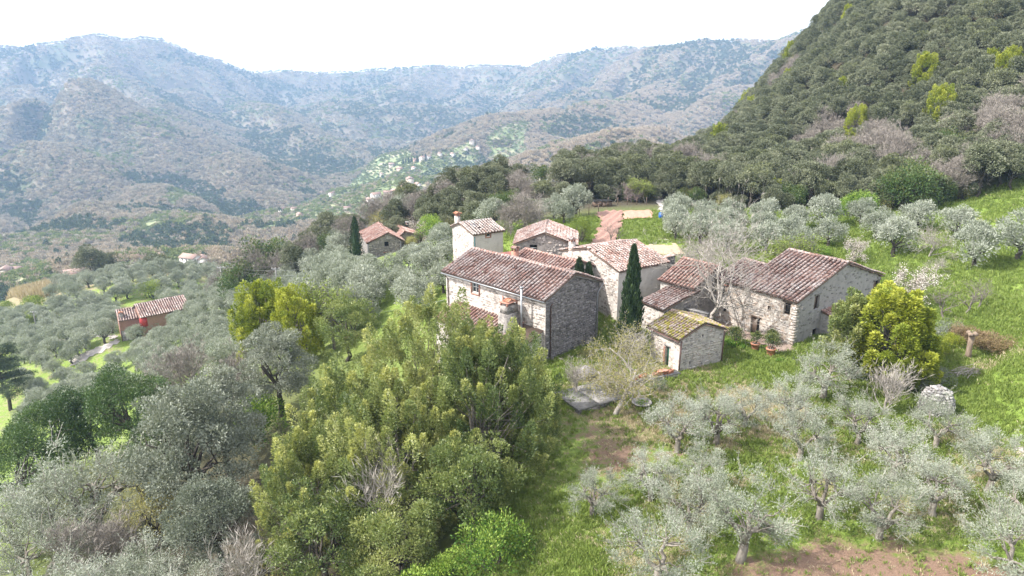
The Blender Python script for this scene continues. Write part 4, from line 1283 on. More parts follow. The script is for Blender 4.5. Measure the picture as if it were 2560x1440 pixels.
class House:
    def __init__(s, name, cat, label, N, ang, W, L, eave, rise, ridge='Y', m=0.5, base=3.0, group=None):
        s.N, s.ang, s.W, s.L, s.eave, s.rise, s.ridge, s.m, s.base = np.array(N, float), ang, W, L, eave, rise, ridge, m, base
        s.e = tag(empty(name, N, ang), label, cat, group)
        s.R = rotz(ang)
        s.M = np.eye(4)
        s.M[:3, :3] = s.R
        s.M[:3, 3] = s.N
        s.rg = np.random.default_rng(abs(hash(name + str(round(N[0], 1)))) % 1000 if False else int(abs(N[0] * 97 + N[1] * 13)))
        W_, L_ = W, L
        s.F = {'front': ((0, 0), (0, 1), (1, 0), L_), 'gable': ((0, 0), (1, 0), (0, 1), W_), 'back': ((W_, 0), (0, 1), (-1, 0), L_), 'far': ((0, L_), (1, 0), (0, -1), W_)}
    def loc2(s, face, u, z, dep=0.0):
        o, d, i, _ = s.F[face]
        return np.array([o[0] + d[0] * u + i[0] * dep, o[1] + d[1] * u + i[1] * dep, z])
    def uv(s, face, px, py):
        """where the sight line of a picture point meets this wall: (along, height)"""
        o, d, i, _ = s.F[face]
        r = s.R.T @ np.array(ray(px, py))
        c = s.R.T @ (np.array([0, 0, CAM_Z]) - s.N)
        nrm = np.array([i[0], i[1], 0.0])
        o3 = np.array([o[0], o[1], 0.0])
        t = ((o3 - c) @ nrm) / (r @ nrm)
        p = c + r * t
        return (p - o3) @ np.array([d[0], d[1], 0.0]), p[2]
    def hole(s, face, x0, y0, x1, y1, kind_='dark', **k):
        ym = (y0 + y1) / 2
        xm = (x0 + x1) / 2
        a, b = s.uv(face, x0, ym)[0], s.uv(face, x1, ym)[0]
        z1, z0 = s.uv(face, xm, y0)[1], s.uv(face, xm, y1)[1]
        return (min(a, b), max(a, b), z0, z1, kind_, k)
    def top(s, face, u):
        peaked = (s.ridge == 'Y' and face in ('gable', 'far')) or (s.ridge == 'X' and face in ('front', 'back'))
        if not peaked: return s.eave
        ln = s.F[face][3]
        m = s.m * ln
        return s.eave + s.rise * (u / m if u < m else (ln - u) / (ln - m))
    def wall(s, face, mat, holes=(), stones=None, stone_mat=None, depth=0.3, eave=None):
        o, d, inn, ln = s.F[face]
        ev = s.eave if eave is None else eave
        us = sorted({0.0, ln, *[h[0] for h in holes], *[h[1] for h in holes]})
        zs = sorted({-s.base, 0.0, ev, *[min(h[2], ev) for h in holes], *[min(h[3], ev) for h in holes]})
        mb = MB()
        for a, b in zip(us[:-1], us[1:]):
            for c, e in zip(zs[:-1], zs[1:]):
                um, zm = (a + b) / 2, (c + e) / 2
                if any(h[0] < um < h[1] and h[2] < zm < h[3] for h in holes): continue
                mb.add([s.loc2(face, a, c), s.loc2(face, b, c), s.loc2(face, b, e), s.loc2(face, a, e)], np.array([[0, 1, 2, 3]]))
        peaked = (s.ridge == 'Y' and face in ('gable', 'far')) or (s.ridge == 'X' and face in ('front', 'back'))
        if peaked and s.rise > 0:
            mb.add([s.loc2(face, 0, ev), s.loc2(face, ln, ev), s.loc2(face, s.m * ln, ev + s.rise)], np.array([[0, 1, 2]]))
        for h in holes:
            a, b, c, e = h[:4]
            q = [(a, c), (b, c), (b, e), (a, e)]
            for (u0, z0), (u1, z1) in zip(q, q[1:] + q[:1]):
                mb.add([s.loc2(face, u0, z0), s.loc2(face, u1, z1), s.loc2(face, u1, z1, depth), s.loc2(face, u0, z0, depth)], np.array([[0, 1, 2, 3]]))
        w = mb.put('wall', mat, s.e)
        for h in holes: s.fill(face, h, depth)
        if stones: s.stones(face, holes, stones, stone_mat or M_STONE, w, ev)
        return w
    def slab(s, mb, face, a, b, c, e, d0, d1):
        P = [s.loc2(face, u, z, dd) for dd in (d0, d1) for z in (c, e) for u in (a, b)]
        mb.add(P, np.array([[0, 1, 3, 2], [4, 6, 7, 5], [0, 4, 5, 1], [2, 3, 7, 6], [0, 2, 6, 4], [1, 5, 7, 3]]))
        return mb
    def fill(s, face, h, depth):
        a, b, c, e, k, op = h
        if k in ('dark', 'rail', 'shutter'):
            w = s.slab(MB(), face, a + .003, b - .003, c + .003, e - .003, depth - 0.05, depth - 0.02).put('window', M_DARKHOLE, s.e)
            fr = MB()
            t_ = 0.05
            for (x0, x1, y0, y1) in ((a, a + t_, c, e), (b - t_, b, c, e), (a + t_, b - t_, e - t_, e), (a + t_, b - t_, c, c + t_)):
                s.slab(fr, face, x0 + .004, x1 - .004, y0 + .004, y1 - .004, depth - 0.12, depth - 0.06)
            fr.put('frame', M_OLDWOOD, w)
            if k == 'rail':
                for z in (c + (e - c) * 0.06, c + (e - c) * 0.24, c + (e - c) * 0.42):
                    s.slab(MB(), face, a + .06, b - .06, z, z + 0.06, 0.10, 0.14).put('rail', M_WHITEFRAME, w)
            if k == 'shutter':
                s.slab(MB(), face, a + 0.02, (a + b) / 2, c + .02, e - .02, 0.10, 0.14).put('shutter', M_OLDWOOD, w)
        elif k == 'casement':
            w = s.slab(MB(), face, a + .003, b - .003, c + .003, e - .003, depth - 0.14, depth - 0.12).put('window', M_GLASS, s.e)
            fr = MB()
            mid = (a + b) / 2
            t_ = 0.06
            fm = op.get('mat', M_WHITEFRAME)
            for (x0, x1, y0, y1) in ((a, a + t_, c, e), (b - t_, b, c, e), (mid - .04, mid + .04, c + t_, e - t_), (a + t_, b - t_, e - t_, e), (a + t_, b - t_, c, c + t_), (a + t_, b - t_, (c + e) / 2 - .025, (c + e) / 2 + .025)):
                s.slab(fr, face, x0 + .004, x1 - .004, y0 + .004, y1 - .004, depth - 0.20, depth - 0.145)
            fr.put('frame', fm, w)
            su = MB()
            for (x0, x1, y0, y1) in ((a - .16, a - .004, c - .1, e + .1), (b + .004, b + .16, c - .1, e + .1), (a - .16, b + .16, c - .22, c - .104)):
                s.slab(su, face, x0, x1, y0, y1, -0.03, 0.02)
            su.put('sill', M_BRICK, w)
        elif k == 'door':
            dm = op.get('mat', M_OLDWOOD)
            d = s.slab(MB(), face, a + .003, b - .003, c + .003, e - .003, depth - 0.03, depth - 0.01).put('door', M_DARKHOLE, s.e)
            x0, x1 = (a + .03, b - .03) if not op.get('ajar') else (a + (b - a) * .42, b - .03)
            nb = 4
            for i in range(nb):
                w_ = (x1 - x0) / nb
                s.slab(MB(), face, x0 + i * w_ + .006, x0 + (i + 1) * w_ - .006, c + .03, e - .03, depth - 0.10, depth - 0.05).put('plank', dm, d)
        if op.get('lintel'):
            s.slab(MB(), face, a - .15, b + .15, e + .004, e + .16, -0.03, 0.06).put('lintel', op['lintel'], s.e)
        if op.get('jamb'):
            n = int((e - c) / 0.075)
            sd = op['jamb']
            w_ = s.e
            for i in range(n):
                ex = 0.06 if i % 2 else 0.0
                if sd in ('a', 'ab'): s.slab(MB(), face, a - .16 - ex, a - .004, c + i * .075 + .006, c + (i + 1) * .075, -0.018, 0.06).put('brick', M_BRICK, w_)
                if sd in ('b', 'ab'): s.slab(MB(), face, b + .004, b + .16 + ex, c + i * .075 + .006, c + (i + 1) * .075, -0.018, 0.06).put('brick', M_BRICK, w_)
    def stones(s, face, holes, keep, mat, wall, ev):
        rg = s.rg
        mb = MB()
        ln = s.F[face][3]
        z = 0.02
        zt = max(s.top(face, ln * s.m), ev)
        quoin = []
        while z < zt - 0.12:
            h = rg.uniform(0.13, 0.24)
            u = rg.uniform(0, 0.2)
            while u < ln - 0.1:
                w = rg.uniform(0.2, 0.48)
                if rg.random() < keep and u + w < ln and z + h < min(s.top(face, u + .02), s.top(face, u + w)) - 0.03 and not any(u + w > q[0] - .18 and u < q[1] + .18 and z + h > q[2] - .15 and z < q[3] + .15 for q in holes):
                    pr = rg.uniform(0.012, 0.045)
                    j = lambda k: rg.normal() * k
                    cu, cz = u + w / 2, z + h / 2
                    outl = [(u + .01, z + j(.01) + .02), (cu + j(.03), z + j(.008)), (u + w - .01, z + .02 + j(.01)), (u + w - .01, z + h - .02 + j(.01)), (cu + j(.03), z + h + j(.008)), (u + .01, z + h - .02 + j(.01))]
                    V = [s.loc2(face, a, b, 0.01) for a, b in outl] + [s.loc2(face, cu + (a - cu) * .82, cz + (b - cz) * .8, -pr) for a, b in outl]
                    q = [[i, (i + 1) % 6, 6 + (i + 1) % 6, 6 + i] for i in range(6)]
                    mb.add(V, [np.array(q), np.array([[6, 7, 8, 9, 10, 11]])])
                u += w + rg.uniform(0.02, 0.08)
            z += h + 0.03
        if mb.n: tag(mb.put('facing_stones', mat, wall), kind='stuff')
    def quoins(s, corner, mat, ztop, zbot=0.1):
        """long and short corner stones, one object each"""
        z = zbot
        i = 0
        x0, y0 = {'NN': (0, 0), 'NL': (0, s.L), 'WN': (s.W, 0)}[corner]
        while z < ztop - 0.3:
            h = s.rg.uniform(0.2, 0.3)
            lx, ly = (0.5, 0.28) if i % 2 else (0.28, 0.5)
            sx = -1 if corner == 'WN' else 1
            sy = -1 if corner == 'NL' else 1
            c = (x0 + sx * (lx / 2 - 0.014), y0 + sy * (ly / 2 - 0.014), z + h / 2)
            MB().box(c, (lx, ly, h - 0.02), a=0, taper=0.985).put('quoin_stone', mat, s.e)
            z += h
            i += 1
    def roof(s, mat, pan, single=0, over=0.32, verge=0.18, gap=0.37, sc=1.0, back=True, slab_mat=None, ridge_mat=None, cut=None, nridge=True):
        W, L, m = s.W, s.L, s.m
        if s.ridge == 'X': W, L = L, W
        def P(a, b, z):      # a across the ridge, b along it
            return np.array([a, b, z]) if s.ridge == 'Y' else np.array([b, a, z])
        e = np.array([0, 1.0, 0]) if s.ridge == 'Y' else np.array([1.0, 0, 0])
        ac = np.array([1.0, 0, 0]) if s.ridge == 'Y' else np.array([0, 1.0, 0])
        runs = [(m * W, ac, 0.0, 1)]
        if m < 0.999: runs.append(((1 - m) * W, -ac, W, 2))
        lift = 0.10
        mb = MB()
        pit = []
        for run, dr, a0, q in runs:
            tg = s.rise / run
            ln = math.hypot(1, tg)
            sv = (dr + np.array([0, 0, tg])) / ln
            o = P(a0, -verge, s.eave + lift) - (dr + np.array([0, 0, tg])) * over
            ls = (run + over) * ln
            n = pitch(mb, o, e, sv, L + 2 * verge, ls)
            pit.append((o, sv, n, ls))
        r = mb.put('roof', slab_mat or M_OLDWOOD, s.e)
        for i, (o, sv, n, ls) in enumerate(pit):
            if i == 1 and not back:
                continue
            tiles(r, o, e, sv, n, L + 2 * verge, ls, mat, pan, single if i == 0 else 0, gap, 0.36, sc, s.rg, s.M, cut if i == 0 else None)
        if m < 0.999 and nridge:
            zr = s.eave + s.rise + lift + 0.03
            k = int((L + 2 * verge) / 0.38)
            for j in range(k):
                V, Pp = coppo(0.44, 0.155, 0.135)
                ob = None
                V = V @ np.stack([ac, e, np.array([0, 0, 1.0])], 1).T + P(m * W, -verge + j * (L + 2 * verge) / k, zr + s.rg.normal() * .008)
                put('ridge_tile', mesh_of('ridge', V, Pp, ridge_mat or mat, None, True), r)
        return r
    def gutter(s, face, ends=(), mat=None, over=0.36, down=None):
        mat = mat or M_ZINC
        ln = s.F[face][3]
        z = s.eave - 0.02 - (s.rise / (s.m * s.W if s.ridge == 'Y' else s.m * s.L)) * over + 0.04
        pts = [s.loc2(face, -0.2, z, -over - 0.06), s.loc2(face, ln / 2, z - 0.01, -over - 0.06), s.loc2(face, ln + 0.2, z - .03, -over - 0.06)]
        MB().tube(pts, 0.065, 8).put('gutter', mat, s.e, True)
        for u in ends:
            q = [s.loc2(face, u, z, -over - 0.05), s.loc2(face, u, z - .25, -over + 0.05), s.loc2(face, u, z - .5, -0.08), s.loc2(face, u, -s.base * .3, -0.08)]
            MB().tube(q, 0.045, 7).put('downpipe', down or M_COPPER, s.e, True)
    def shade(s): pass

def chimney(parent, x, y, z0, z1, w=0.55, d=0.45, mat=None, cap='tile', brickband=True, capmat=None):
    c = MB().box((x, y, (z0 + z1) / 2), (w, d, z1 - z0)).put('chimney', mat or W_WHITE, parent)
    post = MB()
    for sx in (-1, 1):
        for sy in (-1, 1): post.box((x + sx * (w / 2 - .07), y + sy * (d / 2 - .07), z1 + 0.14), (.12, .12, .28))
    post.put('chimney_post', M_BRICK, c)
    if cap == 'tile':
        for sgn in (-1, 1):
            for k in range(3):
                V, P = coppo(0.42, 0.12, 0.10)
                ax = np.array([0, 1.0, 0])
                sl = np.array([-sgn * math.cos(.5), 0, math.sin(.5)])
                n = np.cross(ax, sl)
                n = n if n[2] > 0 else -n
                V = V @ np.stack([ax, sl, n], 1).T + np.array([x + sgn * 0.38, y + (k - 1) * .22, z1 + .27])
                put('cap_tile', mesh_of('cap', V, P, capmat or M_TILE_ORANGE, None, True), c)
        MB().box((x, y, z1 + .29), (w + .1, d + .15, .03)).put('cap_slab', M_BRICK, c)
    else:
        MB().box((x, y, z1 + .31), (w + .2, d + .2, .06)).put('cap_slab', M_CEMENT, c)
    return c

def from_px(n, l, z, W, over=0.32, verge=0.18):
    """wall corner and turn from two eave ends seen in the picture, at eave height z"""
    N, L_ = at_z(*n, z), at_z(*l, z)
    d = L_ - N
    ln = math.hypot(d[0], d[1])
    ang = math.atan2(d[1], d[0]) - math.pi / 2
    R = rotz(ang)
    c = N + R @ np.array([over, verge, 0])
    return c, ang, ln - 2 * verge

# ------------------------------------------------------------------ the hamlet
# main farmhouse
c, ang, ln = from_px((1362, 757), (1105, 682), 5.45, 7.6)
A = House('stone_farmhouse', 'house', 'large farmhouse with pale front, dark stone gable and long tiled roof in the centre', (c[0], c[1], 0), ang, 7.2, ln, 5.6, 1.35)
hA = [A.hole('front', 1180, 705, 1197, 732, 'casement'), A.hole('front', 1259, 745, 1272, 762, 'casement')]
A.wall('front', W_WHITE, hA, 0.30)
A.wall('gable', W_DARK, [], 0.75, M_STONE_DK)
A.wall('back', W_GREY)
A.wall('far', W_WHITE)
A.roof(M_TILE, M_PAN, 290, 0.34, 0.2, 0.38)
A.gutter('front', (ln - 0.3,), M_ZINC)
MB().tube([A.loc2('gable', 0.5, 5.15, -.3), A.loc2('gable', 0.55, 4.95, -.1), A.loc2('gable', 0.6, -1, -.08)], 0.05, 7).put('downpipe', M_COPPER, A.e, True)
MB().tube([A.loc2('gable', 7.55, 5.4, -.2), A.loc2('gable', 6.9, 4.7, -.1), A.loc2('gable', 6.85, -1, -.07)], 0.05, 7).put('downpipe', M_ZINC, A.e, True)
for sg in (0, 1):      # barge boards under the verge of the gable
    a, b = (A.loc2('gable', -.25, 5.45, -.1), A.loc2('gable', 3.55, 6.85, -.1)) if sg == 0 else (A.loc2('gable', 3.65, 6.85, -.1), A.loc2('gable', 7.45, 5.45, -.1))
    MB().tube([a, b], 0.07, 4).put('barge_board', M_CEMENT, A.e)
# outside chimney stack, flue pipe and low lean-to of the front
MB().box((-1.15, 3.05, 0.6), (1.5, 1.1, 7.0)).put('chimney_breast', W_GREY, A.e)
chimney(A.e, -1.15, 3.05, 4.1, 4.75, 1.3, 0.85, W_GREY)
MB().tube([(-0.75, 2.0, 0.5), (-0.75, 2.0, 6.3)], 0.085, 10).tube([(-0.75, 2.0, 6.3), (-0.75, 2.0, 6.42)], 0.14, 10).put('flue_pipe', M_ZINC, A.e, True)
LT = House('lean_to', 'shed', 'low lean-to against the front of the large farmhouse, behind the laurels', A.N + A.R @ np.array([-2.6, 0.3, 0]), ang, 2.6, 10.5, 1.9, 0.9, m=0.9999)
LT.wall('front', W_WHITE)
LT.wall('gable', W_WHITE)
LT.wall('far', W_WHITE)
LT.roof(M_TILE_RED, M_PAN, 0, 0.2, 0.1, back=False, cut=lambda u, v: u < 2.0)

# low house behind it
B2 = House('low_house', 'house', 'low tiled house tucked behind the ridge of the large farmhouse', (4.6, 65.2, 0), ang, 5.2, 6.8, 4.55, 1.0)
for f in ('front', 'gable', 'back', 'far'): B2.wall(f, W_GREY if f != 'gable' else W_RENDER)
B2.roof(M_TILE_RED, M_PAN, 0, 0.3, 0.2)
chimney(B2.e, 0.7, 6.6, 3.2, 5.9, 0.6, 0.5, M_BRICK, brickband=True, capmat=M_TILE_RED)
rs = MB()
o = at_y(1268, 640, 70.5)
for i in range(14):
    x0 = i * 0.16
    rs.add([(x0, 0, 0.03 * (i % 2)), (x0 + .16, 0, 0.03 * ((i + 1) % 2)), (x0 + .16, 2.0, 0.9 + 0.03 * ((i + 1) % 2)), (x0, 2.0, 0.9 + 0.03 * (i % 2))], np.array([[0, 1, 2, 3]]))
ra = tag(empty('tin_roofed_lean_to', (o[0], o[1] - 0.6, 0), 0.5), 'lean-to with a rusty corrugated sheet roof beside the brick chimney', 'shed')
q = rs.put('roof', M_RUST, ra)
q.location = (0, 0, o[2] - 0.9)
MB().box((1.1, 1.0, (o[2] - 1.0) / 2 - .5), (2.1, 1.8, o[2])).put('wall', W_GREY, ra)

# white house with the cypresses in front
Nc = at_z(1547, 680, 5.0)
Lc = at_z(1405, 628, 5.0)
dc = Lc - Nc
angc = math.atan2(dc[1], dc[0]) - math.pi / 2
Cc = House('white_gable_house', 'house', 'tall house with a white rubble gable behind the two cypresses', (Nc[0], Nc[1], 0), angc, 6.2, math.hypot(dc[0], dc[1]), 5.0, 1.2, ridge='X', m=0.53)
Cc.wall('front', W_WHITE, [Cc.hole('front', 1476, 652, 1485, 672, 'shutter', lintel=M_CEMENT)], 0.35)
Cc.wall('gable', W_RENDER, [])
Cc.wall('back', W_GREY)
Cc.wall('far', W_GREY)
Cc.roof(M_TILE, M_PAN, 240, 0.22, 0.14, 0.36)
chimney(Cc.e, 0.12, 7.7, 1.5, 6.35, 0.5, 0.5, W_WHITE, capmat=M_TILE)

# grey house with the railed opening
c1, c2 = at_z(1290, 611, 5.4), at_z(1437, 614, 5.4)
d = c2 - c1
angd = math.atan2(d[1], d[0])
D = House('grey_stone_house', 'house', 'grey rubble house with a dark railed opening under a broken tiled roof', (c1[0], c1[1], 0.3), angd, math.hypot(d[0], d[1]), 6.0, 5.1, 1.25)
D.wall('gable', W_GREY, [D.hole('gable', 1324, 604, 1343, 633, 'rail'), D.hole('gable', 1375, 641, 1386, 653, 'casement', mat=M_BRICK)], 0.45)
D.wall('front', W_GREY)
D.wall('back', W_GREY)
D.wall('far', W_GREY)
D.roof(M_TILE, M_PAN, 150, 0.25, 0.2, 0.36)

# white tower house with the chimney
N_, L_ = at_z(1183, 586, 5.6), at_z(1131, 566, 5.6)
d = L_ - N_
ange = math.atan2(d[1], d[0]) - math.pi / 2
E_ = House('white_tower_house', 'house', 'narrow white tower house with a red capped chimney and a small green shuttered window', (N_[0], N_[1], -0.9), ange, 3.95, math.hypot(d[0], d[1]), 6.4, 0.75, ridge='X', m=0.6)
E_.wall('front', W_WHITE, [], 0.25)
E_.wall('gable', W_RENDER, [E_.hole('gable', 1216, 578, 1225, 590, 'casement', mat=M_GREENSHUT)])
E_.wall('back', W_RENDER)
E_.wall('far', W_RENDER)
rf = E_.roof(M_TILE_GREY, M_PAN, 150, 0.22, 0.15, 0.38)
chimney(E_.e, 0.5, E_.L * 0.93, 5.2, 7.75, 0.5, 0.5, W_WHITE)
MB().tube([E_.loc2('gable', .12, 6.2, -.12), E_.loc2('gable', .12, 0, -.12)], 0.06, 6).put('downpipe', M_GREENSHUT, E_.e)
k = MB().box((1.15, E_.L * 0.36, 6.4 + 0.75 * 0.62 + .24), (0.7, 0.6, 0.05), np.array([[1, 0, 0], [0, .93, -.36], [0, .36, .93]]) @ np.eye(3)).put('skylight', M_GLASS, E_.e)

# small grey house farther down
c1 = at_y(921, 608, 113)
zf = c1[2]
c2 = at_z(1004, 601, zf)
d = c2 - c1
angf = math.atan2(d[1], d[0])
gf = gz(c1[0] + 2, 115)
Fh = House('small_grey_house', 'house', 'small grey stone house with two windows beside the lone cypress', (c1[0], c1[1], gf), angf, math.hypot(d[0], d[1]), 8.0, zf - gf, 1.35, m=0.60)
Fh.wall('gable', W_GREY, [Fh.hole('gable', 961, 602, 972, 616, 'dark', lintel=M_CEMENT), Fh.hole('gable', 961, 632, 974, 648, 'dark', lintel=M_BRICK)], 0.5)
Fh.wall('front', W_GREY)
Fh.wall('back', W_GREY)
Fh.wall('far', W_GREY)
Fh.roof(M_TILE_RED, M_PAN, 0, 0.3, 0.2)
MB().tube([(-.15, -.15, Fh.eave - .1), (-.1, -.1, 0)], 0.06, 6).put('downpipe', M_ZINC, Fh.e)
MB().tube([(Fh.W - .2, -.12, Fh.eave - .1), (Fh.W - .2, -.1, 0)], 0.06, 6).put('downpipe', M_ZINC, Fh.e)
G2 = House('house_wing', 'house', 'recessed wing with one small window on the right of the small grey house', Fh.N + Fh.R @ np.array([Fh.W + .02, 2.4, 0]), angf, 3.6, 5.4, Fh.eave - .1, 0.9, m=0.3)
G2.wall('gable', W_GREY, [G2.hole('gable', 1013, 603, 1021, 614, 'dark')], 0.5)
G2.wall('back', W_GREY)
G2.roof(M_TILE_RED, M_PAN, 0, 0.2, 0.2)
chimney(G2.e, 2.6, 4.0, 4.4, Fh.eave + 1.3, 0.8, 0.6, W_GREY, cap='slab')

# long barn on the right, tall part and lower part under one front slope
c, angb, ln = from_px((1993, 763), (1846, 720), 4.15, 15)
BW = 13.6
Bn = House('long_barn', 'barn', 'big barn with pale rubble front, half open plank door and grey rendered gable', (c[0], c[1], 0), angb, BW, ln, 4.35, 2.25, m=0.52)
Bn.wall('front', W_BARN, [Bn.hole('front', 1875, 793, 1898, 846, 'door', ajar=1, lintel=M_OLDWOOD), Bn.hole('front', 1959, 757, 1976, 788, 'dark', lintel=M_OLDWOOD), Bn.hole('front', 1919, 765, 1927, 778, 'dark')], 0.55)
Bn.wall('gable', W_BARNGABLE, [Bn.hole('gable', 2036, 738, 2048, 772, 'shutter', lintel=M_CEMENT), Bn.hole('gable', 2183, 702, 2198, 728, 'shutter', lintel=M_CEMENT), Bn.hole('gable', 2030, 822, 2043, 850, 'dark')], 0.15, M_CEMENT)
Bn.wall('back', W_GREY)
Bn.wall('far', W_GREY)
Bn.quoins('NN', tile_mat('quoin_stone', [(0.34, 0.27, 0.22), (0.44, 0.37, 0.32), (0.50, 0.45, 0.40)], (0.54, 0.50, 0.46), 0.6), 4.2)
Bn.roof(M_TILE, M_PAN, 290, 0.30, 0.22, 0.40, 1.08)
for j, (y_, z_) in enumerate(((7.8, 0.92), (9.6, 0.66), (11.4, 0.40), (13.2, .14))):
    MB().box((y_, -0.12, 4.35 + 2.25 * (BW - y_) / (BW * .48) - .02), (0.14, 0.5, 0.14)).put('rafter_end', M_OLDWOOD, Bn.e)
Bl = House('barn_wing', 'barn', 'lower part of the barn with a bricked window, left of the half open plank door', Bn.N + Bn.R @ np.array([0, Bn.L + .01, 0]), angb, 6.8, 2.9, 4.35, 1.25, m=0.55)
Bl.wall('front', W_BARN, [Bl.hole('front', 1804, 714, 1818, 739, 'shutter', lintel=M_BRICK), Bl.hole('front', 1806, 770, 1815, 780, 'dark')], 0.4)
Bl.wall('far', W_BARN)
Bl.wall('back', W_GREY)
Bl.roof(M_TILE, M_PAN, 150, 0.30, 0.05, 0.38)
LB = House('gable_lean_to', 'shed', 'small tiled lean-to against the grey barn gable, half hidden by the yellow green tree', Bn.N + Bn.R @ np.array([4.0, -2.2, 0]), angb, 3.0, 2.2, 2.0, 0.6, ridge='X', m=0.9999)
for f in ('front', 'gable', 'back'): LB.wall(f, W_BARNGABLE)
LB.roof(M_TILE_RED, M_PAN, 0, 0.2, 0.1, back=False)

# low houses between the white house and the barn
c, angg, ln = from_px((1735, 729), (1643, 704), 3.9, 6)
G = House('tiled_outhouse', 'house', 'outhouse with an ochre wall and red patched roof behind the big leafless tree', (c[0], c[1], 0), angg, 6.0, ln, 4.05, 1.4, m=0.6)
G.wall('front', W_RENDER)
G.wall('gable', W_GREY)
G.wall('far', W_GREY)
G.wall('back', W_GREY)
G.roof(M_TILE_RED, M_PAN, 150, 0.25, 0.15, 0.37)
c, angh, ln = from_px((1657, 783), (1596, 759), 2.55, 4)
Hh = House('low_lean_to', 'shed', 'low white lean-to with one tiled slope between the tall cypress and mossy shed', (c[0], c[1], 0), angh, 4.4, ln, 2.7, 1.05, m=0.9999)
Hh.wall('front', W_WHITE, [], 0.2)
Hh.wall('gable', W_GREY, [], 0.4, M_STONE_DK)
Hh.wall('far', W_WHITE)
Hh.wall('back', W_GREY, eave=3.5)
Hh.roof(M_TILE, M_PAN, 150, 0.22, 0.14, 0.36, back=False)

def stone_wall(name, label, p1, p2, thick, h, mat, keep=0.5, smat=None, coping=True, base=1.5):
    d = np.array(p2[:2]) - np.array(p1[:2])
    a = math.atan2(d[1], d[0])
    w = House(name, 'wall', label, (p1[0], p1[1], p1[2]), a, math.hypot(*d), thick, h, 0, base=base)
    for f in ('front', 'gable', 'back', 'far'): w.wall(f, mat, [], keep if f == 'gable' else None, smat)
    MB().box((w.W / 2, thick / 2, h + .03), (w.W + .1, thick + .1, .06)).put('coping', M_CEMENT, w.e)
    if coping:
        n = int(w.W / .22)
        V, P = coppo(thick + .3, .11, .10)
        m_ = mesh_of('coping_tile', V, P, M_TILE, None, True)
        for i in range(n):
            put('coping_tile', m_, w.e, ((i + .5) * w.W / n, -.12, h + .05))
    return w
p1, p2 = at_z(1612, 660, 4.4), at_z(1688, 640, 4.4)
stone_wall('ruined_wall', 'dark ruined stone wall with tile coping right of the white gable house', (p1[0], p1[1], 0), (p2[0], p2[1], 0), 0.5, 4.4, W_DARK, 0.6, M_STONE_DK)
p1, p2 = at_z(1697, 768, 2.4), at_z(1768, 786, 2.4)
stone_wall('yard_wall', 'dark rough stone wall behind the mossy shed at the foot of the leafless tree', (p1[0], p1[1], 0), (p2[0], p2[1], 0), 0.45, 2.4, W_DARK, 0.6, M_STONE_DK, False)

# orange sheeted shelter
o = at_z(1404, 671, 4.3)
sh = tag(empty('yard_shelter', (o[0], o[1], 0), 0.5), 'shelter with a bright orange roof left of the white gable house', 'shelter')
for i in range(3): MB().box((0.45 + i * .42, .7, 4.35 + .03 * i), (.38, 1.4, .28), taper=.8).put('roof_panel', M_TILE_ORANGE, sh)
MB().box((.85, .8, 2.0), (1.4, 1.2, 4.2)).put('wall', flat_mat('blue_grey_render', (0.30, 0.36, 0.40), None, 2), sh)

# mossy shed
c, angs, ln = from_px((1697, 856), (1617, 818), 2.75, 4.6)
S = House('mossy_shed', 'shed', 'little stone shed with a mossy yellow roof and a green door', (c[0], c[1], 0), angs, 4.75, ln, 2.85, 0.85, base=1.5)
S.wall('front', W_WHITE, [S.hole('front', 1662, 866, 1672, 920, 'door', mat=M_GREENDOOR, lintel=M_CEMENT, jamb='b')], 0.4)
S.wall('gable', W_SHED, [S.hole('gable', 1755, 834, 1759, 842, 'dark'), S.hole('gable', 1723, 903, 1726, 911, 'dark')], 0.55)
S.wall('back', W_SHED)
S.wall('far', W_WHITE)
S.roof(M_TILE_MOSS, M_PAN_MOSS, 290, 0.26, 0.16, 0.30, 0.95)
S.gutter('front', (), M_COPPER, 0.28)
for u in (0.04, 4.71):
    MB().tube([S.loc2('gable', u, 2.75, -.12), S.loc2('gable', u, -.1, -.06)], 0.05, 7).put('downpipe', M_COPPER, S.e, True)
S.slab(MB(), 'front', *S.hole('front', 1660, 0, 1675, 0)[:2], 0.0, 0.12, -0.4, -0.02).put('door_step', M_CEMENT, S.e)

# red brick house on the slope
c1 = at_y(300, 801, 149)
zr = c1[2]
def red(name, label, n_px, r_px, z, W, rise, hol, single=0, brick=True):
    a, b = at_z(*n_px, z), at_z(*r_px, z)
    d = b - a
    g = gz(a[0], a[1])
    h = House(name, 'house', label, (a[0], a[1], g), math.atan2(d[1], d[0]), math.hypot(d[0], d[1]), W, z - g, rise, ridge='X', base=6)
    return h
gr = gz(c1[0], c1[1])
R1 = red('red_brick_house', 'lower half of the red brick house, with chimney and grey stone ground floor', (299, 802), (352, 793), zr, 6.0, 1.5, ())
hl = R1.hole('gable', 314, 828, 327, 844, 'dark')
R1.wall('gable', W_BRICKISH, [], None)
st = MB()
R1.slab(st, 'gable', -.02, R1.W + .02, -2.5, max(1.6, R1.uv('gable', 320, 825)[1]), -0.05, 0.3)
st.put('stone_base', W_GREY, R1.e)
R1.slab(MB(), 'gable', 1.7, 3.4, 0.2, 1.5, -.10, -.055).put('door', M_RUST, R1.e)
for f in ('front', 'back', 'far'): R1.wall(f, W_BRICKISH)
R1.roof(M_TILE, M_PAN, 0, 0.3, 0.2, 0.5, 1.3)
chimney(R1.e, 0.5, 0.9, R1.eave - .5, R1.eave + 1.3, 0.8, 0.7, W_GREY)
MB().tube([(-.1, -.1, R1.eave), (-.1, -.1, -2)], 0.08, 5).put('downpipe', M_COPPER, R1.e)
a = at_z(352, 792, zr)
R2 = red('red_brick_wing', 'taller right half of the red brick house with a long tiled roof among the olives', (354, 792), (470, 768), zr + .9, 6.5, 1.9, ())
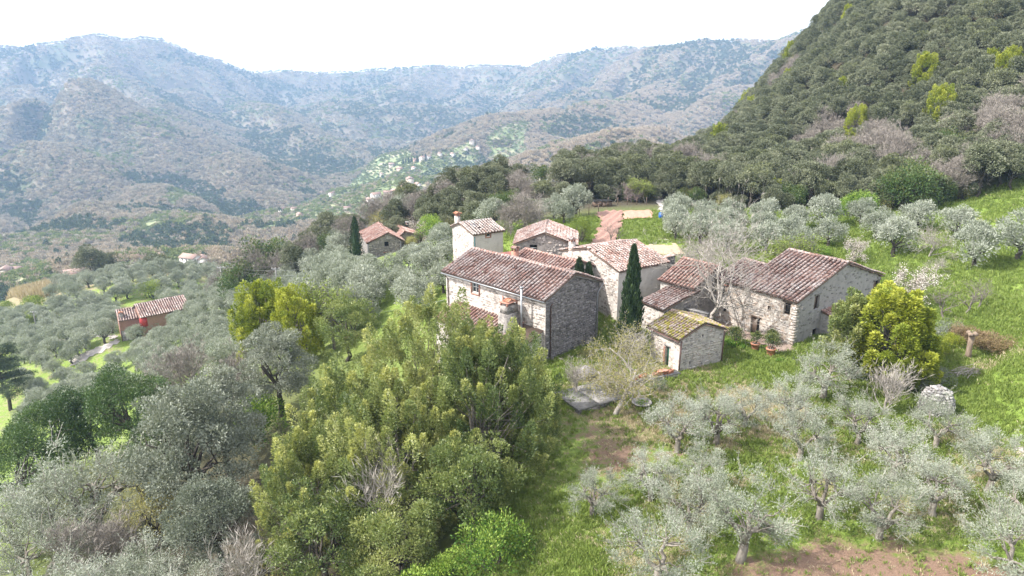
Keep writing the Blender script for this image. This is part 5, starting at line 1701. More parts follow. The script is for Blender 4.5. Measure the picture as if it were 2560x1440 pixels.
for f in ('gable', 'front', 'back', 'far'): R2.wall(f, W_BRICKISH)
R2.slab(MB(), 'gable', -.6, 1.0, R2.eave - 2.4, R2.eave - .3, -.08, -.02).put('red_panel', M_RED, R2.e)
R2.roof(M_TILE, M_PAN, 0, 0.4, 0.3, 0.5, 1.3)

# ------------------------------------------------------------------ trees and bushes one by one
def pl(k, px, py, s, label, name=None, cat=None, Y=None, group=None, rz=None, sink=0.0):
    p = spot(px, py) if Y is None else near_point(px, py, Y)
    return plant(k, p, s, rz, label, group, name, cat, sink)

# cypresses
pl('cypress', 1574, 850, (0.9, 0.9, 1.24), 'tall dark cypress between the white gable house and the low lean-to', Y=57)
pl('cypress_twin', 1459, 690, (0.95, 0.95, 1.32), 'pair of joined cypress tips standing before the white rubble gable', Y=64, rz=0.0)
pl('cypress_far', 893, 660, 1.0, 'lone cypress to the left of the small grey house', Y=112)
pl('cypress_far', 880, 690, 0.42, 'short cypress just under the lone cypress', Y=108)
# bare and leafing trees
pl('walnut', 1772, 800, 1.1, 'large leafless tree with pale twisting limbs behind the mossy shed', 'bare_walnut_tree', Y=61.5, rz=0.6)
pl('bare_grey', 1702, 700, 1.25, 'thin leafless tree over the ruined wall', 'bare_tree', Y=76)
pl('bare_grey', 1760, 600, 1.1, 'pale leafless tree behind the crown of the big twisting one', 'bare_tree', Y=80)
pl('lichen_tree', 1528, 1035, 0.92, 'leafing tree with lichened crooked limbs in front of the dark gable', 'budding_tree', rz=2.2)
pl('bare_shrub', 1590, 905, 1.0, 'tangle of bare twigs against the left wall of the mossy shed', 'bare_shrub')
pl('bare_shrub', 1440, 985, 0.9, 'bare shrub at the foot of the dark gable', 'bare_shrub')
pl('bramble', 1470, 905, 0.42, 'brown bramble between the dark gable and the shed', 'bramble')
pl('bramble', 1580, 860, 0.5, 'brown thicket between the tall cypress and the shed door', 'bramble')
pl('grey_shrub', 1640, 978, 0.85, 'low grey green shrub under the row of flower pots', 'shrub')
pl('bare_grey', 2322, 648, 1.0, 'bare whitish tree among the olives of the bright meadow', 'bare_tree')
pl('bare_grey', 2340, 690, 0.55, 'small bare white sapling below the larger whitish tree', 'bare_tree')
pl('bare_small', 2362, 803, 1.35, 'fruit tree with leaning black trunk on the meadow', 'fruit_tree')
pl('bare_small', 2408, 785, 1.3, 'middle one of three bare fruit trees on the meadow', 'fruit_tree')
pl('bare_small', 2441, 770, 1.15, 'smallest and farthest of three bare fruit trees on the meadow', 'fruit_tree')
pl('blossom', 2268, 765, 1.25, 'white blossoming tree right of the barn gable', 'blossom_tree')
pl('blossom', 2128, 655, 0.9, 'narrow white blossoming tree behind the barn ridge', 'blossom_tree')
pl('bare_shrub', 2210, 1035, 1.35, 'bare pale shrub in front of the yellow tree', 'bare_shrub')
pl('bare_small', 1526, 608, 1.1, 'small bare fig tree at the near end of the ploughed strip', 'fig_tree')
pl('bare_small', 1548, 606, 0.9, 'dark leaning fig tree beside the other fig at the ploughed strip', 'fig_tree')
pl('bare_fine_0', 1305, 585, 0.9, 'pale bare tree between the white tower and the dark wood', 'bare_tree')
pl('bare_fine_1', 1275, 590, 0.7, 'low bare brushy tree right beside the white tower house', 'bare_tree')
pl('bare_grey', 1350, 560, 1.0, 'bare thin tree left of the small olives by the field', 'bare_tree')
pl('redbud', 1580, 505, 0.9, 'pinkish budding tree beside the yellow green tree at the field end', 'budding_tree')
pl('bare_small', 1535, 505, 1.2, 'small bare tree at the far edge of the ploughed garden', 'fruit_tree')
pl('lime_tree', 1615, 508, 1.15, 'bright yellow green tree at the far end of the garden by the track', 'leafy_tree')
pl('bamboo', 1450, 608, 1.0, 'upright green cane clump left of the ploughed strip', 'cane_clump', 'plant')
pl('lime_bush', 1905, 690, 0.95, 'yellow green feathery tree behind the lower barn roof', 'leafy_tree', 'tree', Y=74)
pl('lime_tree', 1955, 690, 1.3, 'second yellow green feathery tree nearer to the barn ridge', 'leafy_tree', Y=77)
pl('green_bush', 2060, 620, 0.5, 'small fresh green bush behind the barn', 'bush', Y=82)
# the yellow tree and its dark neighbour
pl('yellow_tree', 2205, 985, (1.5, 1.5, 1.22), 'glowing yellow green tree in front of the barn gable', 'yellow_tree', Y=50.5)
pl('dark_laurel', 2120, 955, 1.15, 'dark green tree leaning on the left of the yellow tree', 'laurel_tree', Y=52)
pl('dark_laurel', 2240, 960, 0.95, 'darker green tree behind the yellow tree', 'laurel_tree', Y=53.5)
pl('yellow_tree', 2265, 985, 0.9, 'smaller yellow tree at the right foot of the glowing one', 'yellow_tree', Y=49.5)
# hedges round the little lawn
pl('hedge_green', 2335, 890, 1.0, 'rounded yellow green hedge bush left of the pollarded stump', 'hedge_bush')
pl('hedge_green', 2375, 868, 0.85, 'yellow green hedge bush touching the rounded one', 'hedge_bush')
pl('grey_shrub', 2338, 850, 1.2, 'grey shrub behind the yellow green hedge', 'shrub')
pl('grey_shrub', 2372, 838, 1.1, 'grey shrub next to the russet hedge', 'shrub')
for i, (a, b) in enumerate(((2400, 858), (2432, 866), (2465, 876), (2498, 886))):
    pl('hedge_bush', a, b, 1.05, ['russet hedge bush behind the pollarded stump', 'second bush of the russet hedge from the stump', 'third bush of the russet hedge, browner', 'last bush of the russet hedge at the grass bank'][i], 'hedge_bush', group='bushes of the russet hedge')
pl('grey_shrub', 2345, 965, 1.2, 'dark grey shrub above the round stone hut', 'shrub')
pl('grey_shrub', 2300, 985, 1.0, 'grey shrub between the yellow tree and the round stone hut', 'shrub')
# pots' neighbours and weeds by the barn
for i, (a, b, s_) in enumerate(((1818, 862, 1.0), (1835, 868, 1.3), (1855, 872, 0.9), (1950, 908, 0.8))):
    pl('weeds', a, b, s_, 'fresh green weeds at the edge of the barn terrace', 'weeds', 'weeds', group='weeds along the barn terrace')
# close to the grey house
pl('green_bush_b', 1080, 625, 1.15, 'bright green bush tree with white blossom right of the small grey house', 'leafy_tree', Y=108)
pl('ivy_mass', 1115, 575, 0.8, 'dark ivy covered stem behind the bright green bush tree', 'ivy_clad_tree', 'tree', Y=118)
pl('blossom', 1055, 610, 1.2, 'white blossoming tree behind the bright green bush', 'blossom_tree', Y=112)
# lower left, near
def big(k, px, Y, s, label, name=None, cat=None, dz=0.0, group=None):
    p = near_point(px, 0, Y) if False else None
    d = ray(px, 900)
    d = ray(px, 1250 if Y < 50 else 1050 if Y < 68 else 860)
    x = Y * d[0] / d[1]
    return plant(k, (x, Y, gz(x, Y) + dz), s, None, label, group, name, cat)
big('gold_tree', 655, 76, 1.35, 'golden leafed tree left of the farmhouse, leftmost of the golden group', 'golden_tree')
big('gold_tree', 745, 72, 1.15, 'brightest golden tree in the middle of the golden group', 'golden_tree')
big('gold_tree', 700, 80, 1.15, 'golden tree at the back of the golden group', 'golden_tree')
big('lime_tree', 835, 73, 1.75, 'tall pale green tree right of the golden group', 'leafy_tree', dz=0.5)
big('round_laurel', 870, 68, 0.8, 'green tree between the pale green tree and the laurels', 'leafy_tree')
big('greyoak_0', 700, 61, 1.0, 'grey green oak standing in front of the golden trees', 'grey_oak', 'oak tree')
big('green_bush', 640, 58, 1.35, 'fresh green bush at the left foot of the grey oak', 'bush')
big('ivied_tree', 478, 74, 1.0, 'broad bare tree with ivy on its limbs in the olive slope', 'bare_tree')
big('bare_fine_1', 560, 68, 1.0, 'bare brushy tree right of the ivied bare tree', 'bare_tree')
big('ivy_mass', 500, 72, 0.8, 'ivy round the foot of the broad bare tree', 'ivy_clump', 'ivy')
big('round_dark', 330, 62, 1.15, 'glossy dark green tree in the left thicket', 'leafy_tree')
big('round_dark', 215, 66, 1.05, 'dark green tree on the left flank of the thicket', 'leafy_tree')
big('round_dark', 110, 62, 1.1, 'dark mixed tree at the left edge of the picture', 'leafy_tree')
big('round_dark', 405, 58, 0.8, 'lower dark green tree on the right of the thicket', 'leafy_tree')
big('round_dark', 20, 55, 1.0, 'dark tree cut by the left edge', 'leafy_tree')
big('golden_bramble', 330, 53, 1.25, 'budding yellowish brush under the dark green thicket', 'brush')
big('golden_bramble', 200, 56, 1.1, 'yellow flowering brush at the left under the thicket', 'brush')
big('golden_bramble', 90, 50, 0.9, 'yellowish brush at the far left behind the silver olives', 'brush')
big('greyoak_0', 500, 47, 1.25, 'big grey green oak left of the laurel clump', 'grey_oak', 'oak tree')
big('greyoak_1', 555, 53, 1.05, 'grey oak behind the big grey green oak', 'grey_oak', 'oak tree')
big('greyoak_1', 520, 39.5, 0.85, 'lower grey oak at the bottom edge left of the laurels', 'grey_oak', 'oak tree')
big('golden_bramble', 385, 45, 1.5, 'pale budding brush between the silver olive and the grey oak', 'brush')
big('golden_bramble', 640, 38, 0.9, 'green and gold brush below the laurels', 'brush')
big('bare_fine_0', 250, 41, 1.0, 'dense bare mauve brush tree under the silver olive', 'bare_tree', dz=-0.5)
big('bare_shrub', 600, 35.5, 1.5, 'bare white brushwood at the bottom edge', 'bare_shrub', dz=1.4)
big('bare_shrub', 950, 36.5, 1.7, 'bare tangled brushwood hanging in the front of the laurels', 'bare_shrub', dz=3.0)
big('bare_grey', 900, 42, 1.2, 'dead grey tree inside the laurel clump', 'bare_tree', dz=2.0)
big('green_bush', 1230, 33.5, 1.0, 'bright green bush at the bottom beside the grass', 'bush')
big('green_bush_b', 1010, 31.5, 0.95, 'bright green bush at the bottom under the laurels', 'bush')
big('green_bush', 900, 30.5, 0.8, 'low bright green bush at the bottom edge', 'bush')
big('green_bush_b', 1120, 33, 0.75, 'bright green bush between the two larger bright ones', 'bush')
big('green_bush', 1160, 39, 1.0, 'green bush climbing into the laurels on the right', 'bush')
for i, (a, Y, s_, lb) in enumerate(((235, 47, 2.0, 'large silver olive crown over the bare mauve brush'), (130, 44, 1.7, 'silver olive left of the large silver crown'), (40, 40, 1.5, 'silver olive at the left edge near the bottom'),
                                   (150, 35, 1.35, 'silver olive in the bottom left corner'), (280, 36, 1.25, 'silver olive right of the bottom left corner'), (370, 37, 1.25, 'silver olive at the bottom under the bare brush'),
                                   (60, 34, 1.2, 'lowest silver olive in the bottom left corner'), (20, 47, 1.5, 'silver olive at the left edge beside yellow brush'), (230, 32, 1.2, 'silver olive cut by the bottom edge'), (420, 34, 1.1, 'silver olive at the bottom beside the grey oak'))):
    big(ON[i % 4], a, Y, s_, lb, group='silver olives of the lower left', dz=0.0)
# left mid distance
big('ivied_tree', 655, 141, 1.5, 'bare tree overgrown with dark ivy left of the lone cypress', 'ivy_clad_tree')
big('ivy_mass', 620, 139, 2.0, 'dark ivy mass at the foot of the overgrown bare tree', 'ivy_clump', 'ivy')
big('ivy_mass', 690, 140, 2.4, 'dark ivy covered tree right of the overgrown bare tree', 'ivy_clad_tree', 'tree')
big('ivy_mass', 655, 137, 1.9, 'lower dark ivy bush before the overgrown bare tree', 'ivy_clump', 'ivy')
for i, (a, Y, s_) in enumerate(((760, 140, 1.0), (790, 138, 1.1), (820, 136, 1.2), (850, 134, 1.2), (775, 150, 1.1), (835, 145, 1.3), (805, 152, 1.2))):
    big(('bramble', 'oak_1', 'golden_bramble', 'ivy_mass')[i % 4], a, Y, s_, 'scrubby tree in the green strip left of the lone cypress', 'scrub_tree', 'tree', group='scrub left of the lone cypress')
for i in range(16):
    big(('bare_fine_0', 'bare_fine_1')[i % 2], 580 + i * 17, 165 + (i * 37) % 24, 1.25, 'ochre bare tree on the slope falling into the valley', 'bare_tree', group='bare trees on the valley edge')
pl('oak_1', 240, 705, 2.0, 'dark round oak at the left end of the olive knoll', Y=244)
pl('oak_2', 275, 700, 1.6, 'smaller dark oak beside the round one on the knoll', Y=250)
pl('oak_3', 386, 672, 1.9, 'dark round oak behind the olives on the knoll top', Y=262)
pl('oak_4', 410, 672, 1.5, 'lower dark oak at the right of the knoll top', Y=258)
pl('ivy_mass', 515, 700, 1.3, 'dark ivied tree left of the power pole', 'ivy_clad_tree', 'tree', Y=200)
pl('golden_bramble', 545, 700, 1.6, 'golden brush beside the power pole', 'brush', Y=196)
pl('lime_bush', 90, 785, 1.75, 'big round lime green bush in the left meadow')
pl('lime_bush', 18, 782, 1.2, 'smaller lime green bush at the left edge of the meadow')
pl('lime_bush', 380, 745, 1.6, 'lime green bush among the olives below the knoll')
pl('lime_bush', 75, 818, 1.2, 'low yellow green bush under the round lime one')
pl('pine', 22, 1005, 1.05, 'dark pine with a bare leaning trunk at the left edge', Y=126, rz=0.0)
for i, (a, b) in enumerate(((345, 770), (310, 785), (200, 800), (165, 810))):
    pl('lime_bush', a, b, 0.5, 'little hedge bush along the meadow below the knoll', 'bush', group='hedge bushes in the left meadow')
pl('blossom', 335, 742, 1.6, 'small white blossoming tree on the knoll side', 'blossom_tree', Y=238)
# fresh bushes at the foot of the wooded slope
for i, (a, b, s_) in enumerate(((1615 + 0, 0, 0),)):
    pass
for i, (a, Y, s_, lb) in enumerate(((2105, 97, 1.2, 'fresh green bush at the foot of the slope'), (2070, 98, 0.9, 'smaller fresh green bush at the foot of the slope'))):
    big('green_bush', a, Y, s_, lb, 'bush')
for i, (a, Y, s_, lb) in enumerate(((2215, 101, 1.6, 'dark ivied tree right of the fresh bush under the slope'), (2170, 103, 1.3, 'dark ivied tree above the fresh bush'))):
    big('ivy_mass', a, Y, s_, lb, 'ivy_clad_tree', 'tree')
big('ivied_tree', 1740, 128, 1.0, 'spreading bare tree over the bend of the track', 'bare_tree')
big('ivied_tree', 2480, 112, 1.1, 'pale bare tree with spreading limbs on the right of the slope', 'bare_tree')
big('ivied_tree', 2040, 112, 1.0, 'bare fan shaped tree at the foot of the slope', 'bare_tree')
big('gold_tree', 2250, 135, 1.2, 'yellow green tree standing out in the dark slope', 'leafy_tree')

fill([(130, 722), (280, 690), (300, 755), (240, 790), (140, 795)], 6.0, OF, 'olive tree in the open left meadow below the knoll', 'olive trees in the open left meadow', (1.1, 1.5), seed=330)
rg = np.random.default_rng(333)
for i in range(46):
    x = rg.uniform(26, 92)
    y = float(np.interp(x, [20, 28, 40, 55, 70, 100, 200], [133, 127, 112, 103, 101, 103, 95])) + rg.uniform(-3.5, 1.0)
    kd = ('bramble', 'oak_1', 'dark_bush', 'ivy_mass', 'golden_bramble', 'oak_3')[int(rg.integers(0, 6))]
    plant(kd, (x, y, gz(x, y) - (1.6 if 'oak' in kd else 0)), rg.uniform(0.5, 0.95), None, {'bramble': 'brown bramble at the foot of the wooded slope', 'dark_bush': 'dark green bush at the foot of the wooded slope', 'ivy_mass': 'ivy thicket at the foot of the wooded slope', 'golden_bramble': 'budding yellowish brush at the foot of the wooded slope'}.get(kd, 'low oak bush at the foot of the wooded slope'), 'undergrowth bushes at the foot of the wooded slope', 'bush', 'bush')
for i in range(40):
    y = rg.uniform(106, 116) if i < 24 else rg.uniform(122, 128)
    x = rg.uniform(-17, 4) if i < 24 else rg.uniform(8, 24)
    kd = ('bramble', 'oak_2', 'dark_bush', 'golden_bramble')[int(rg.integers(0, 4))]
    plant(kd, (x, y, gz(x, y) - (1.6 if 'oak' in kd else 0)), rg.uniform(0.5, 0.85), None, {'bramble': 'brown bramble', 'dark_bush': 'dark green bush', 'golden_bramble': 'budding brush'}.get(kd, 'low oak bush') + (' at the near edge of the rounded wood' if i < 24 else ' under the oaks beyond the garden'), 'bushes along the wood edges', 'bush', 'bush')

for i in range(16):
    x = rg.uniform(62, 92)
    y = rg.uniform(104, 124)
    plant('bare_fine_%d' % (i % 2), (x, y, gz(x, y) + .8), rg.uniform(1.0, 1.3), None, 'bare mauve grey tree on the lower slope above the bright meadow', 'bare trees above the bright meadow', 'bare_tree')
fill([(0, 800), (120, 800), (280, 770), (290, 850), (200, 900), (120, 900), (0, 870)], 5.0, OF, 'olive tree of the pale grove above the dark pine', 'olive trees of the grove above the pine', (1.1, 1.5), seed=331, single=60)

# reeds in the left meadow
rg = np.random.default_rng(500)
W = np.array([ground_at(a, b, 22, 330)[:2] for a, b in ((-40, 700), (60, 700), (125, 712), (130, 742), (60, 752), (-40, 756))])
P, S_, R_ = [], [], []
reed = Foliage()
n = 60
reed.add(rg.normal(size=(n, 3)) * [0.35, 0.35, 0.1], np.stack([rg.normal(size=n) * .15, rg.normal(size=n) * .15, np.ones(n)], -1), 2.2, 0.08, rg, rg.random(n))
reed_me = reed.mesh('reed_tuft', M_REED)
for _ in range(9000):
    x, y = rg.uniform(W[:, 0].min(), W[:, 0].max()), rg.uniform(W[:, 1].min(), W[:, 1].max())
    if in_poly(np.array([x]), np.array([y]), W)[0]:
        P.append((x, y, gz(x, y)))
scatter('reed_bed', P, rg.uniform(.8, 1.5, len(P)), rg.uniform(0, 6, len(P)), [reed_me], np.zeros(len(P)))

# ------------------------------------------------------------------ grass
def tuft(name, mat, n, h, w, seed):
    rg = np.random.default_rng(seed)
    fo = Foliage()
    fo.add(rg.normal(size=(n, 3)) * [w, w, 0.0], np.stack([rg.normal(size=n) * .55, rg.normal(size=n) * .55, np.ones(n)], -1), h, 0.16, rg, rg.random())
    return fo.mesh(name, mat)
M_GRASS = leaf_mat('grass_blade', [(0.12, 0.18, 0.035), (0.20, 0.27, 0.06), (0.31, 0.36, 0.11)], trans=0.3)
M_STRAW = leaf_mat('straw_blade', [(0.26, 0.21, 0.12), (0.38, 0.33, 0.20), (0.46, 0.40, 0.26)], trans=0.2)
tf = [tuft('tuft_green', M_GRASS, 16, 0.17, 0.09, 1), tuft('tuft_green_b', M_GRASS, 22, 0.26, 0.12, 2), tuft('tuft_straw', M_STRAW, 16, 0.16, 0.12, 3), tuft('daisy', leaf_mat('daisy', [(0.7, 0.7, 0.65), (0.75, 0.75, 0.7)]), 3, 0.05, 0.2, 4)]
rg = np.random.default_rng(600)
n = 90000
Y = np.exp(rg.uniform(math.log(25), math.log(118), n))
X = rg.uniform(0.0, 0.80, n) * Y + rg.uniform(-3, 4, n)
dr = a_dry(X, Y) + 0.7 * a_soil(X, Y) + 2.0 * fbm(X / 2.0, Y / 2.0, 4) + 0.8 * fbm(X / 8, Y / 8, 2)
nog = np.zeros(len(X), dtype=bool)
for pl_ in ([(1478, 615), (1500, 565), (1492, 533), (1515, 528), (1632, 526), (1632, 549), (1556, 552), (1540, 604), (1530, 617)], [(1560, 612), (1690, 608), (1720, 640), (1560, 640)], [(1640, 486), (1656, 486), (1674, 545), (1660, 547)]):
    nog |= in_poly(X, Y, [ground_at(a, b)[:2] for a, b in pl_])
nog |= in_poly(X, Y, [(Bn.N + Bn.R @ np.array(q))[:2] for q in ((-2.2, -0.6, 0), (0, -0.6, 0), (0, Bn.L + 2.4, 0), (-2.0, Bn.L + 2.4, 0))])
keep = ~nog & (a_litter(X, Y) < 0.5) & (rg.random(n) < 1.0 - 1.5 * np.clip(a_soil(X, Y), 0, 0.62))
for h_ in (A, B2, Cc, D, E_, Bn, Bl, G, Hh, S, LT):
    q = (np.stack([X, Y], -1) - h_.N[:2]) @ h_.R[:2, :2]
    keep &= ~((q[:, 0] > -0.1) & (q[:, 0] < h_.W + .1) & (q[:, 1] > -0.1) & (q[:, 1] < h_.L + .1))
X, Y, dr = X[keep], Y[keep], dr[keep]
k = np.where(dr + 0.35 * rg.normal(size=len(X)) > 0.45, 2, np.where(rg.random(len(X)) < 0.4, 1, 0))
k[(a_soil(X, Y) > 0.25) & (k == 2) & (rg.random(len(X)) < 0.6)] = 0
k[rg.random(len(X)) < 0.012] = 3
scatter('meadow_grass', np.stack([X, Y, H(X, Y)], -1), rg.uniform(0.6, 1.5, len(X)) * np.interp(Y, [25, 60, 118], [0.9, 1.25, 1.7]), rg.uniform(0, 6.28, len(X)), tf, k)

# ------------------------------------------------------------------ fields, track, terrace
def drape(name, outline, mat, step=0.4, lift=0.05, relief=None, world_pts=None, parent=None, kindv='structure', far=200):
    W = np.array(world_pts) if world_pts is not None else np.array([ground_at(a, b, 22, far)[:2] for a, b in outline])
    x0, y0 = W.min(0)
    x1, y1 = W.max(0)
    xs, ys = np.arange(x0, x1 + step, step), np.arange(y0, y1 + step, step)
    gx, gy = np.meshgrid(xs, ys)
    m, n = gx.shape
    i = (np.arange(m - 1)[:, None] * n + np.arange(n - 1)[None]).ravel()
    cx, cy = gx.ravel()[i] + step / 2, gy.ravel()[i] + step / 2
    ok = in_poly(cx + 1.6 * fbm(cx / 1.7, cy / 1.7, 3), cy + 2.4 * fbm(cy / 1.7 + 9, cx / 1.7, 3), W)
    i = i[ok]
    z = H(gx.ravel(), gy.ravel()) + lift
    if relief is not None: z = z + relief(gx.ravel(), gy.ravel())
    V = np.stack([gx.ravel(), gy.ravel(), z], -1)
    Q = np.stack([i, i + 1, i + n + 1, i + n], -1)
    used, inv = np.unique(Q.ravel(), return_inverse=True)
    return tag(put(name, mesh_of(name, V[used], [inv.reshape(-1, 4)], mat, None, True), parent), kind=kindv)

def soil_mat(name, a, b, sc=3):
    t = NT(name)
    p = t.pos()
    n = t.noise(p, sc, 6, 0.7)
    t.base(t.ramp(n, [(0.3, a), (0.7, b)])).bump(n, 0.8, 0.08)
    return t.m
M_PLOUGH = soil_mat('ploughed_soil', (0.21, 0.12, 0.095), (0.35, 0.215, 0.17))
M_PLOUGH2 = soil_mat('raked_soil', (0.30, 0.17, 0.12), (0.44, 0.28, 0.21))
M_TRACK = soil_mat('gravel_track', (0.34, 0.31, 0.29), (0.48, 0.44, 0.41), 5)
M_PAVE = soil_mat('earth_terrace', (0.20, 0.15, 0.12), (0.32, 0.25, 0.21), 4)
M_CROP = soil_mat('young_crop', (0.08, 0.13, 0.03), (0.20, 0.22, 0.09), 0.9)
fa = math.atan2(0.93, 0.36)
fur = lambda x, y: 0.11 * np.sin((x * math.sin(fa * 0.98) - y * math.cos(fa * 0.98)) * 2 * math.pi / 1.15)
drape('ploughed_field', [(1478, 612), (1500, 570), (1492, 536), (1512, 530), (1560, 530), (1552, 560), (1538, 600), (1530, 615)], M_PLOUGH, 0.28, 0.26, fur)
drape('raked_plot', [(1562, 530), (1632, 528), (1628, 548), (1556, 552)], M_PLOUGH2, 0.4, 0.2, lambda x, y: 0.05 * np.sin(x * 5))
drape('vegetable_plot', [(1556, 554), (1634, 550), (1640, 600), (1538, 604)], M_CROP, 0.4, 0.06, lambda x, y: 0.12 * fbm(x, y, 3))
drape('dry_field', [(1560, 615), (1690, 612), (1720, 640), (1560, 640)], soil_mat('dry_stubble', (0.30, 0.22, 0.15), (0.44, 0.35, 0.25)), 0.5, 0.15)
drape('gravel_track', [(1640, 488), (1655, 486), (1662, 508), (1672, 545), (1662, 545), (1652, 522), (1642, 508)], M_TRACK, 0.4, 0.10)
drape('farm_track', [(170, 900), (240, 872), (290, 850), (300, 856), (250, 882), (190, 912)], M_TRACK, 0.8, 0.10, far=260)
drape('farm_track', [(95, 850), (200, 838), (290, 842), (290, 850), (200, 848), (95, 860)], M_TRACK, 0.8, 0.10, far=260)
tb = [Bn.N + Bn.R @ np.array(q) for q in ((-2.2, -0.6, 0), (-0.02, -0.6, 0), (-0.02, Bn.L + 2.4, 0), (-2.0, Bn.L + 2.4, 0))]
drape('barn_terrace', None, M_PAVE, 0.25, 0.10, world_pts=[q[:2] for q in tb])
# edging stones of the terrace
rg = np.random.default_rng(700)
def rock(rg, s, n=14):
    import bmesh
    bm = bmesh.new()
    bmesh.ops.create_icosphere(bm, subdivisions=1, radius=1)
    V = np.array([v.co[:] for v in bm.verts])
    F = np.array([[v.index for v in f.verts] for f in bm.faces])
    bm.free()
    V = V * (1 + 0.22 * rg.normal(size=(len(V), 1))) * np.array(s)
    return V, F
edge = MB()
for t_ in np.linspace(0, 1, 26):
    p = Bn.N + Bn.R @ np.array([-2.25 + rg.normal() * .08, -0.6 + t_ * (Bn.L + 2.8), 0])
    V, Fc = rock(rg, (0.2, 0.17, 0.10))
    edge.add(V + np.array([p[0], p[1], gz(p[0], p[1]) + 0.06]), Fc)
tag(edge.put('terrace_edging', M_STONE), kind='stuff')
# stone slab platform and worn boulder before the dark gable
sl = at_z(1478, 1018, -0.3)
pf = tag(empty('stone_platform', (sl[0] - 0.3, sl[1] + 0.6, gz(sl[0], sl[1])), 0.52), 'low cracked cement platform before the dark gable, left of the leafing tree', 'platform')
MB().box((0, 0, -0.35), (3.6, 3.2, 1.1)).put('base', W_DARK, pf)
for i in range(2):
    for j in range(2):
        MB().box((-0.93 + i * 1.86, -0.82 + j * 1.64, 0.25), (1.84, 1.62, 0.12)).put('slab', M_CEMENT, pf)
V, Fc = rock(rg, (1.05, 0.8, 0.7))
b = at_z(1462, 942, 0.3)
tag(put('boulder', mesh_of('boulder', V, [Fc], M_CEMENT), None, (b[0], b[1], gz(b[0], b[1]) + .35), 0.4), 'grey rounded boulder at the foot of the dark gable', 'boulder')

M_STUMP = bark_mat('stump_bark', (0.15, 0.11, 0.08), (0.30, 0.235, 0.18))
M_HUTSTONE = tile_mat('hut_stone', [(0.15, 0.145, 0.14), (0.26, 0.25, 0.24), (0.34, 0.325, 0.31)], (0.42, 0.40, 0.385), 0.4)
# round stone hut
h = spot(2338, 1030)
hut = tag(empty('stone_hut', h, 0.45), 'small rounded dry stone hut at the edge of the grass bank', 'stone hut')
n = 22
rgh = np.random.default_rng(31)
R_, Hh_ = 1.05, 1.45
core = MB()
prof = [(1.02, -0.6), (1.0, 0.7), (0.93, 1.1), (0.72, 1.5), (0.38, 1.78), (0.0, 1.88)]
core.tube([(0, 0, z) for r, z in prof], [max(.02, r * R_ * .9) for r, z in prof], 18)
core.put('core', W_GREY, hut)
cnt = 0
for row in range(13):
    z = row * 0.15
    rr = float(np.interp(z, [p[1] for p in prof], [p[0] * R_ for p in prof])) * 0.94
    m = max(5, int(2 * math.pi * rr / 0.30))
    for k in range(m):
        a = (k + (row % 2) * .5 + rgh.normal() * .1) * 2 * math.pi / m
        V, Fc = rock(rgh, np.array([0.15, 0.17, 0.09]) * rgh.uniform(.7, 1.35))
        V = V @ rotz(a).T + np.array([math.cos(a) * rr, math.sin(a) * rr, z + 0.05])
        put('stone', mesh_of('stone', V, [Fc], M_HUTSTONE), hut)
# tumbled bank stones below the hut
st = MB()
for _ in range(130):
    t_ = rgh.random()
    p = spot(2390 + 180 * t_ + rgh.normal() * 6, 1062 + 75 * t_ + rgh.normal() * 9)
    V, Fc = rock(rgh, np.array([0.2, 0.16, 0.1]) * rgh.uniform(.4, 1.1))
    st.add(V + p + np.array([0, 0, .03]), Fc)
tag(st.put('bank_rubble', M_STONE), kind='stuff')
# straw brushwood at the right bank
sw = Foliage()
n = 2600
t_ = rgh.random(n)
base = np.array([spot(2350 + 210 * q, 1085 + 90 * q) for q in np.linspace(0, 1, 24)])
P = np.stack([np.interp(t_, np.linspace(0, 1, 24), base[:, i]) for i in range(3)], -1) + rgh.normal(size=(n, 3)) * [0.6, 0.9, 0.10]
P[:, 2] = H(P[:, 0], P[:, 1]) + np.abs(rgh.normal(size=n)) * 0.12
sw.add(P, unit(n, rgh) * [1, 1, 0.35] + [0, 0, .1], 0.55, 0.07, rgh, rgh.random(n))
tag(put('cut_brushwood', sw.mesh('cut_brushwood', M_STRAW)), kind='stuff')

# pollarded stump
p = spot(2418, 896)
sp_ = tag(empty('pollard_stump', p, 0.3), 'thick pollarded trunk with knobbly head standing on the dry little lawn', 'tree stump')
MB().tube([(0, 0, -.3), (0.03, 0, .5), (0, 0, 1.3), (.04, 0, 2.05)], [0.27, 0.22, 0.20, 0.24], 12).put('trunk', M_STUMP, sp_, True)
hd = MB()
for k in range(7):
    a = k * 0.9
    V, Fc = rock(rgh, (0.2, 0.2, 0.17))
    hd.add(V + np.array([math.cos(a) * .28, math.sin(a) * .28, 2.15 + .08 * (k % 2)]), Fc)
hd.put('knobbly_head', M_STUMP, sp_)
fo = Foliage()
fo.clumps(np.array([[0.05, 0.1, 2.35], [-.15, 0, 2.3]]), np.array([.2, .16]), 900, .09, .5, rgh, young=0)
put('sprouts', fo.mesh('sprouts', M_LIME), sp_)
# brush pile
p = spot(2425, 935)
bp = tag(empty('branch_pile', p, 0.35), 'heap of cut grey branches on the dry lawn by the grass bank', 'branch pile')
for k in range(46):
    a = rgh.normal() * 0.35
    L_ = rgh.uniform(1.0, 2.3)
    c_ = np.array([rgh.normal() * .35, rgh.normal() * .35, abs(rgh.normal()) * .16 + .06])
    dv = np.array([math.cos(a), math.sin(a), rgh.normal() * .08]) * L_ / 2
    MB().tube(curve(c_ - dv, c_ + dv, rgh, .04, 5), np.linspace(.035, .012, 5), 5, cap=False).put('branch', M_BARK_PALE, bp)

